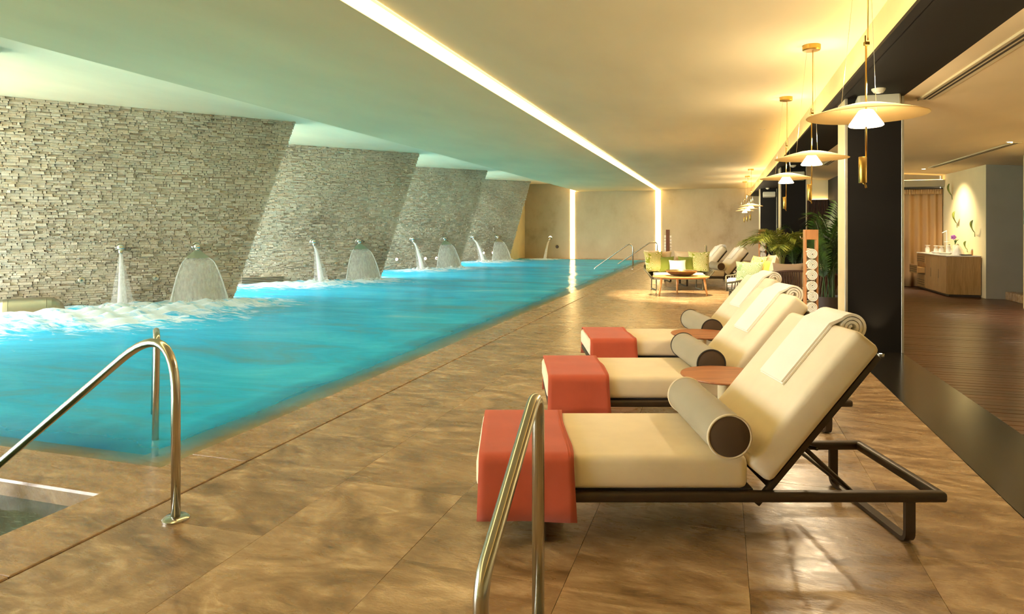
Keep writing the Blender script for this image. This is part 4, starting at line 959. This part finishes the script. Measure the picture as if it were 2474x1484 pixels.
def coffee_table():
    p = W(3.62, 14.2); t = thing('coffee_table', 'oval pale wood coffee table before the green cushioned loveseat', 'table', p, YAW)
    bm = NB(); lathe(bm, [(0, 0.362), (0.50, 0.362), (0.575, 0.376), (0.605, 0.392), (0.60, 0.404), (0.58, 0.408), (0, 0.408)], 64)
    for v in bm.verts: v.co.y *= 0.74
    obj('table_top', bm, 'oak_light', t, 'auto')
    for x, y in ((-0.46, -0.17), (0.46, -0.17), (0.0, 0.30)):
        bm = NB(); tube(bm, [(x * 1.1, y * 1.1, 0), (x * 0.98, y * 0.98, 0.375)], [0.016, 0.028], 14); obj('leg', bm, 'oak_light', t, True)
    t = thing('bowl', 'wide dark bronze bowl standing on the oval coffee table', 'bowl', p + Vector((0, 0, 0.408)) + W(0.02, 0.03) * 1.0, YAW)
    bm = NB(); lathe(bm, [(0, 0), (0.14, 0.0), (0.22, 0.02), (0.31, 0.075), (0.335, 0.108), (0.328, 0.112), (0.30, 0.082), (0.21, 0.032), (0.0, 0.016)], 56); obj('shell', bm, 'bowl_dark', t, 'auto')
    bm = NB(); tube(bm, [(0.332 * math.cos(a), 0.332 * math.sin(a), 0.111) for a in [2 * PI * k / 48 for k in range(49)]], 0.006, 8, False); obj('rim', bm, 'brass', t, True)
coffee_table()

# ------------------------------------------------------------------ towel racks
def roll_mesh(R=0.072, L=0.30):
    bm = NB(); A, B = spiral_profile(R, 0.012, 3.4, R * 0.19, 84, 1.0)
    strip_solid(bm, A[::-1], B[::-1], 0.0, L); bmesh.ops.recalc_face_normals(bm, faces=bm.faces); return bm
ORD = ['topmost', 'second', 'third', 'fourth', 'fifth', 'sixth', 'seventh', 'eighth', 'ninth']
def towel_rack(label, loc, rz, mat, n, who, two=False):
    t = thing('towel_rack', label, 'towel rack', loc, rz, 'wooden towel racks'); wd = 0.07
    for x in (-wd, wd):
        bm = NB(); rbox(bm, x - 0.013, x + 0.013, 0.0, 0.16, 0.0, 1.40, 0.004, 1); obj('side_post', bm, mat, t)
    bm = NB(); rbox(bm, -wd, wd, 0.0, 0.16, 1.27, 1.40, 0.004, 1); obj('top_block', bm, mat, t)
    bm = NB(); rbox(bm, -wd - 0.05, wd + 0.05, -0.06, 0.22, 0.0, 0.05, 0.006, 1); obj('foot', bm, mat, t)
    bm = NB(); tube(bm, fillet([(-wd - 0.018, 0.06, 1.29), (-wd - 0.055, 0.06, 1.285), (-wd - 0.06, 0.06, 1.32)], 0.015, 5), 0.005, 8); obj('hook', bm, 'chrome', t, True)
    me = None
    for k in range(n):
        z = 1.085 - k * 0.137
        o = thing('rolled_towel', '%s rolled white towel in the %s' % (ORD[k], who), 'towel', on(loc, rz, random.uniform(-0.006, 0.006), -0.07, z), rz, 'rolled towels on racks')
        o.rotation_euler = (0, random.uniform(0, 6.2), rz)
        if me is None: c = obj('terry_roll', roll_mesh(), 'towel_white', o, 'auto'); me = c.data
        else: c = bpy.data.objects.new('terry_roll', me); COL.objects.link(c); c.parent = o
    return t
towel_rack('wooden towel rack beside the nearest black column', (1.12, 9.36, 0), 0.02, 'oak_rack', 8, 'rack beside the nearest black column')
towel_rack('wooden towel rack before the farthest black column', (0.92, 16.4, 0), 0.03, 'oak_rack', 7, 'rack before the farthest black column')
towel_rack('dark wooden towel rack against the far wall', (-2.14, 29.7, 0), 1.62, 'walnut', 7, 'dark rack against the far wall')

# ------------------------------------------------------------------ palms
def palm(label, loc, seed, n, h0, h1, spread, mat, potr=0.24, poth=0.42, wide=0.03):
    rng = random.Random(seed); t = thing('potted_palm', label, 'plant', loc)
    bm = NB(); lathe(bm, [(0, 0), (potr * 0.8, 0), (potr, poth), (potr * 0.92, poth), (potr * 0.88, poth - 0.05), (0, poth - 0.05)], 32); obj('pot', bm, 'pot_dark', t, 'auto')
    bm = NB(); lathe(bm, [(0, poth - 0.035), (potr * 0.9, poth - 0.045)], 20, cap=False); obj('soil', bm, 'soil', t)
    for k in range(n):
        a = 2 * PI * k / n + rng.uniform(-0.4, 0.4); H = rng.uniform(h0, h1); S = rng.uniform(0.35, 1.0) * spread; bm = NB()
        bx, by = rng.uniform(-0.1, 0.1), rng.uniform(-0.1, 0.1); pts = []
        for j in range(13):
            u = j / 12; r = S * u ** 1.8; z = poth - 0.05 + (H - poth) * (math.sin(u * 1.95) / 1.0 if S > 0.3 else u)
            pts.append(Vector((bx + r * math.cos(a), by + r * math.sin(a), z)))
        tube(bm, pts, [0.010 * (1 - 0.8 * j / 12) for j in range(13)], 5, False)
        side = Vector((-math.sin(a), math.cos(a), 0))
        m = 26
        for j in range(m):
            u = 0.36 + 0.64 * j / (m - 1); f = u * 12; i0 = min(11, int(f)); p = pts[i0].lerp(pts[i0 + 1], f - i0); tg = (pts[i0 + 1] - pts[i0]).normalized()
            ll = (0.34 * math.sin(min(1, (u - 0.3) * 1.5) * PI * 0.85) + 0.09) * (0.6 + 0.4 * spread)
            for s in (-1, 1):
                d = (side * s * 0.75 + tg * 0.75 + Vector((0, 0, rng.uniform(-0.15, 0.2)))).normalized(); q = p + d * ll + Vector((0, 0, -0.25 * ll)); mid = p + d * ll * 0.45
                wv = tg.cross(d).cross(d).normalized() * wide * 0.5
                v = [bm.verts.new(x) for x in (p, mid + wv, q, mid - wv)]; bm.faces.new(v)
        obj('frond', bm, mat, t)
    return t
palm('tall dark green potted palm between towel rack and nearest column', (1.50, 10.75, 0), 5, 13, 1.15, 1.85, 0.38, 'leaf', wide=0.03)
palm('lighter feathery palm arching behind the sofa cushions', (1.18, 14.9, 0), 11, 16, 1.0, 1.42, 0.85, 'leaf_yellow', 0.2, 0.4, 0.026)
palm('dark palm in shadow before the middle column', (1.66, 16.6, 0), 15, 14, 1.0, 1.5, 0.42, 'leaf', 0.2, 0.4, 0.03)

# ------------------------------------------------------------------ cabinet and what stands on it
def cabinet():
    t = thing('cabinet', 'angular oak cabinet with white top against the cream wall', 'cabinet', (0, 0, 0))
    t.location = (4.5, 15.9, 0)
    bm = NB(); prism(bm, [(0.0, 0.0), (0.60, 0.0), (0.60, 2.2), (0.0, 2.2)], 0.05, 0.84); obj('body', bm, 'oak_cabinet', t)
    bm = NB(); box(bm, 0.04, 0.60, 0.04, 2.2, 0.0, 0.05); obj('plinth', bm, 'pot_dark', t)
    bm = NB(); rbox(bm, -0.02, 0.605, -0.02, 2.21, 0.84, 0.862, 0.004, 1); obj('counter_top', bm, 'white_marble', t)
    for k, (y0, y1) in enumerate(((0.01, 0.55), (0.56, 1.10), (1.11, 1.52))):
        bm = NB(); rbox(bm, -0.016, 0.0, y0, y1, 0.07, 0.825, 0.003, 1); d = obj('door', bm, 'oak_cabinet', t)
        bm = NB(); box(bm, -0.02, -0.014, y1 - 0.02, y1 - 0.008, 0.35, 0.55); obj('finger_pull', bm, 'pot_dark', d)
    for k, z0 in enumerate((0.62, 0.38, 0.08)):
        xo = -0.16 if k == 1 else 0.0; h = 0.2 if k < 2 else 0.28
        bm = NB(); rbox(bm, xo - 0.016, xo, 1.54, 2.18, z0, z0 + h, 0.003, 1)
        if k == 1: box(bm, xo, 0.3, 1.56, 2.16, z0 + 0.02, z0 + h - 0.06)
        d = obj('drawer', bm, 'oak_cabinet', t)
        for m in range(3):
            bm = NB(); box(bm, xo - 0.020, xo - 0.015, 1.56, 2.16, z0 + 0.04 + m * 0.05, z0 + 0.05 + m * 0.05); obj('groove', bm, 'pot_dark', d)
cabinet()
TZ = 0.862
def jar(label, x, y, s=1.0):
    t = thing('glass_jar', label, 'jar', (x, y, TZ), group='glass jars on the cabinet')
    bm = NB(); lathe(bm, [(0, 0), (0.045 * s, 0), (0.05 * s, 0.02), (0.05 * s, 0.10 * s), (0.032 * s, 0.13 * s), (0.03 * s, 0.15 * s)], 24); obj('body', bm, 'glass', t, 'auto')
    bm = NB(); lathe(bm, [(0, 0.15 * s), (0.055 * s, 0.165 * s), (0.058 * s, 0.175 * s), (0, 0.178 * s)], 24); obj('lid', bm, 'ceramic', t, 'auto')
    bm = NB(); lathe(bm, [(0, 0.012), (0.042 * s, 0.012), (0.042 * s, 0.075 * s), (0, 0.078 * s)], 20); obj('contents', bm, 'ceramic', t, 'auto')
jar('glass jar with flat lid, leftmost on the cabinet', 4.62, 17.75); jar('glass jar with flat lid, second from the left on the cabinet', 4.66, 17.25); jar('glass jar with flat lid, third from the left on the cabinet', 4.72, 17.1); jar('glass jar with flat lid beside the white dispenser', 4.80, 16.86, 1.1)
def dish(label, x, y, r, h):
    t = thing('white_dish', label, 'dish', (x, y, TZ), group='white dishes on the cabinet')
    bm = NB(); lathe(bm, [(0, 0), (r * 0.6, 0), (r, h), (r * 0.94, h), (r * 0.55, 0.012), (0, 0.012)], 32); obj('bowl', bm, 'ceramic', t, 'auto')
    bm = NB(); lathe(bm, [(0, -0.0), (r * 0.62, 0.0), (r * 0.6, 0.006), (0, 0.006)], 28); obj('foot_ring', bm, 'ceramic', t, 'auto')
dish('shallow white dish at the left of the cabinet top', 4.60, 17.0, 0.11, 0.045); dish('broad white dish in the middle of the cabinet top', 4.66, 16.6, 0.15, 0.035); dish('deep white bowl beside the glass cloche', 4.82, 16.5, 0.10, 0.08)
def cloche():
    t = thing('glass_cloche', 'conical glass cloche with white filling on the cabinet', 'cloche', (4.78, 16.2, TZ))
    bm = NB(); lathe(bm, [(0.11, 0.0), (0.11, 0.02), (0.09, 0.11), (0.04, 0.19), (0.02, 0.20)], 32, cap=False); obj('dome', bm, 'glass', t, True)
    bm = NB(); lathe(bm, [(0, 0.0), (0.095, 0.0), (0.06, 0.06), (0.025, 0.15), (0, 0.16)], 24); obj('filling', bm, 'ceramic', t, True)
    bm = NB(); lathe(bm, [(0, 0.2), (0.018, 0.2), (0.026, 0.225), (0, 0.24)], 16); obj('knob', bm, 'chrome', t, True)
cloche()
def dispenser():
    t = thing('white_dispenser', 'tall slim white stand with angled top on the cabinet', 'dispenser', (4.80, 17.0, TZ))
    bm = NB(); lathe(bm, [(0, 0), (0.07, 0), (0.07, 0.012), (0.012, 0.02), (0.012, 0.25), (0.055, 0.26), (0.055, 0.27), (0.014, 0.275), (0.014, 0.52), (0, 0.52)], 20); obj('stand', bm, 'ceramic', t, 'auto')
    bm = NB(); tube(bm, [(0, 0, 0.51), (-0.09, 0, 0.46)], 0.012, 10); obj('spout_arm', bm, 'ceramic', t, True)
dispenser()
def vase():
    t = thing('flower_vase', 'yellow glass vase with a purple orchid on the cabinet', 'vase', (4.95, 16.95, TZ))
    bm = NB(); lathe(bm, [(0, 0), (0.05, 0), (0.055, 0.14), (0.045, 0.2), (0.04, 0.2), (0.045, 0.14), (0.0, 0.02)], 24); obj('vase_body', bm, 'glass', t, 'auto')
    bm = NB(); tube(bm, [(0, 0, 0.03), (-0.01, 0, 0.25), (-0.04, -0.01, 0.36)], 0.004, 6); obj('stem', bm, 'leaf', t, True)
    for k in range(5):
        a = 2 * PI * k / 5; bm = NB(); b = NB(); bmesh.ops.create_icosphere(b, subdivisions=2, radius=0.03)
        join(bm, b, Matrix.Translation((-0.04 + 0.03 * math.cos(a), -0.02, 0.37 + 0.03 * math.sin(a))) @ Matrix.Diagonal((1, 0.35, 0.8, 1))); obj('petal', bm, 'purple', t, True)
    for s in (-1, 1):
        bm = NB(); v = [bm.verts.new(p) for p in ((0, 0, 0.2), (0.02, s * 0.03, 0.28), (0.05, s * 0.09, 0.33), (-0.01, s * 0.04, 0.29))]; bm.faces.new(v); obj('leaf', bm, 'leaf', t)
vase()
def tray():
    t = thing('dark_tray', 'small dark tray near the right end of the cabinet top', 'tray', (4.86, 16.0, TZ))
    bm = NB(); rbox(bm, -0.1, 0.1, -0.05, 0.05, 0, 0.012, 0.004, 1); obj('base', bm, 'dark_tray', t)
    bm = NB(); box(bm, -0.1, 0.1, -0.05, -0.042, 0.012, 0.02); box(bm, -0.1, 0.1, 0.042, 0.05, 0.012, 0.02); obj('rim', bm, 'dark_tray', t)
    t = thing('small_bottle', 'slim pale bottle at the right end of the cabinet top', 'bottle', (4.98, 16.02, TZ))
    bm = NB(); lathe(bm, [(0, 0), (0.02, 0), (0.02, 0.10), (0.014, 0.11), (0, 0.11)], 16); obj('body', bm, 'oak_light', t, 'auto')
    bm = NB(); lathe(bm, [(0, 0.11), (0.015, 0.11), (0.015, 0.135), (0, 0.135)], 16); obj('cap', bm, 'ceramic', t, 'auto')
    t = thing('small_bottle', 'little dark stoppered bottle behind the jars on the cabinet', 'bottle', (4.92, 17.25, TZ))
    bm = NB(); lathe(bm, [(0, 0), (0.03, 0), (0.03, 0.12), (0.012, 0.15), (0.012, 0.18), (0, 0.18)], 16); obj('body', bm, 'pot_dark', t, 'auto')
    bm = NB(); lathe(bm, [(0, 0.18), (0.016, 0.18), (0.016, 0.205), (0, 0.205)], 12); obj('stopper', bm, 'pot_dark', t, 'auto')
tray()
def wall_leaf(label, y, z, s, a):
    t = thing('wall_leaf', label, 'wall ornament', (5.118, y, z), rot=(a, 0, 0), group='leaf ornaments on the cream wall')
    bm = NB(); n = 10; L, R_ = [], []
    for k in range(n + 1):
        u = k / n; wd = 0.06 * s * math.sin(PI * u) ** 0.8; x = -0.02 - 0.09 * s * math.sin(u * 2.2)
        L.append(bm.verts.new((x, -wd, 0.30 * s * u))); R_.append(bm.verts.new((x - 0.015, wd, 0.30 * s * u)))
    for k in range(n): bm.faces.new((L[k], R_[k], R_[k + 1], L[k + 1]))
    o = obj('blade', bm, 'leaf_yellow', t, True); m = o.modifiers.new('thick', 'SOLIDIFY'); m.thickness = 0.006
    bm = NB(); tube(bm, [(0.0, 0.0, -0.12 * s), (-0.02, 0, 0.0)], 0.006, 6); obj('stalk', bm, 'leaf_yellow', t, True)
wall_leaf('green leaf ornament highest on the cream wall', 17.7, 2.2, 0.9, 0.3); wall_leaf('green leaf ornament left of the pair above the cabinet', 17.35, 1.55, 1.0, 0.5); wall_leaf('green leaf ornament right of the pair above the cabinet', 16.25, 1.35, 0.95, 0.5); wall_leaf('pale leaf ornament lowest on the cream wall', 16.7, 0.98, 0.7, 0.6)
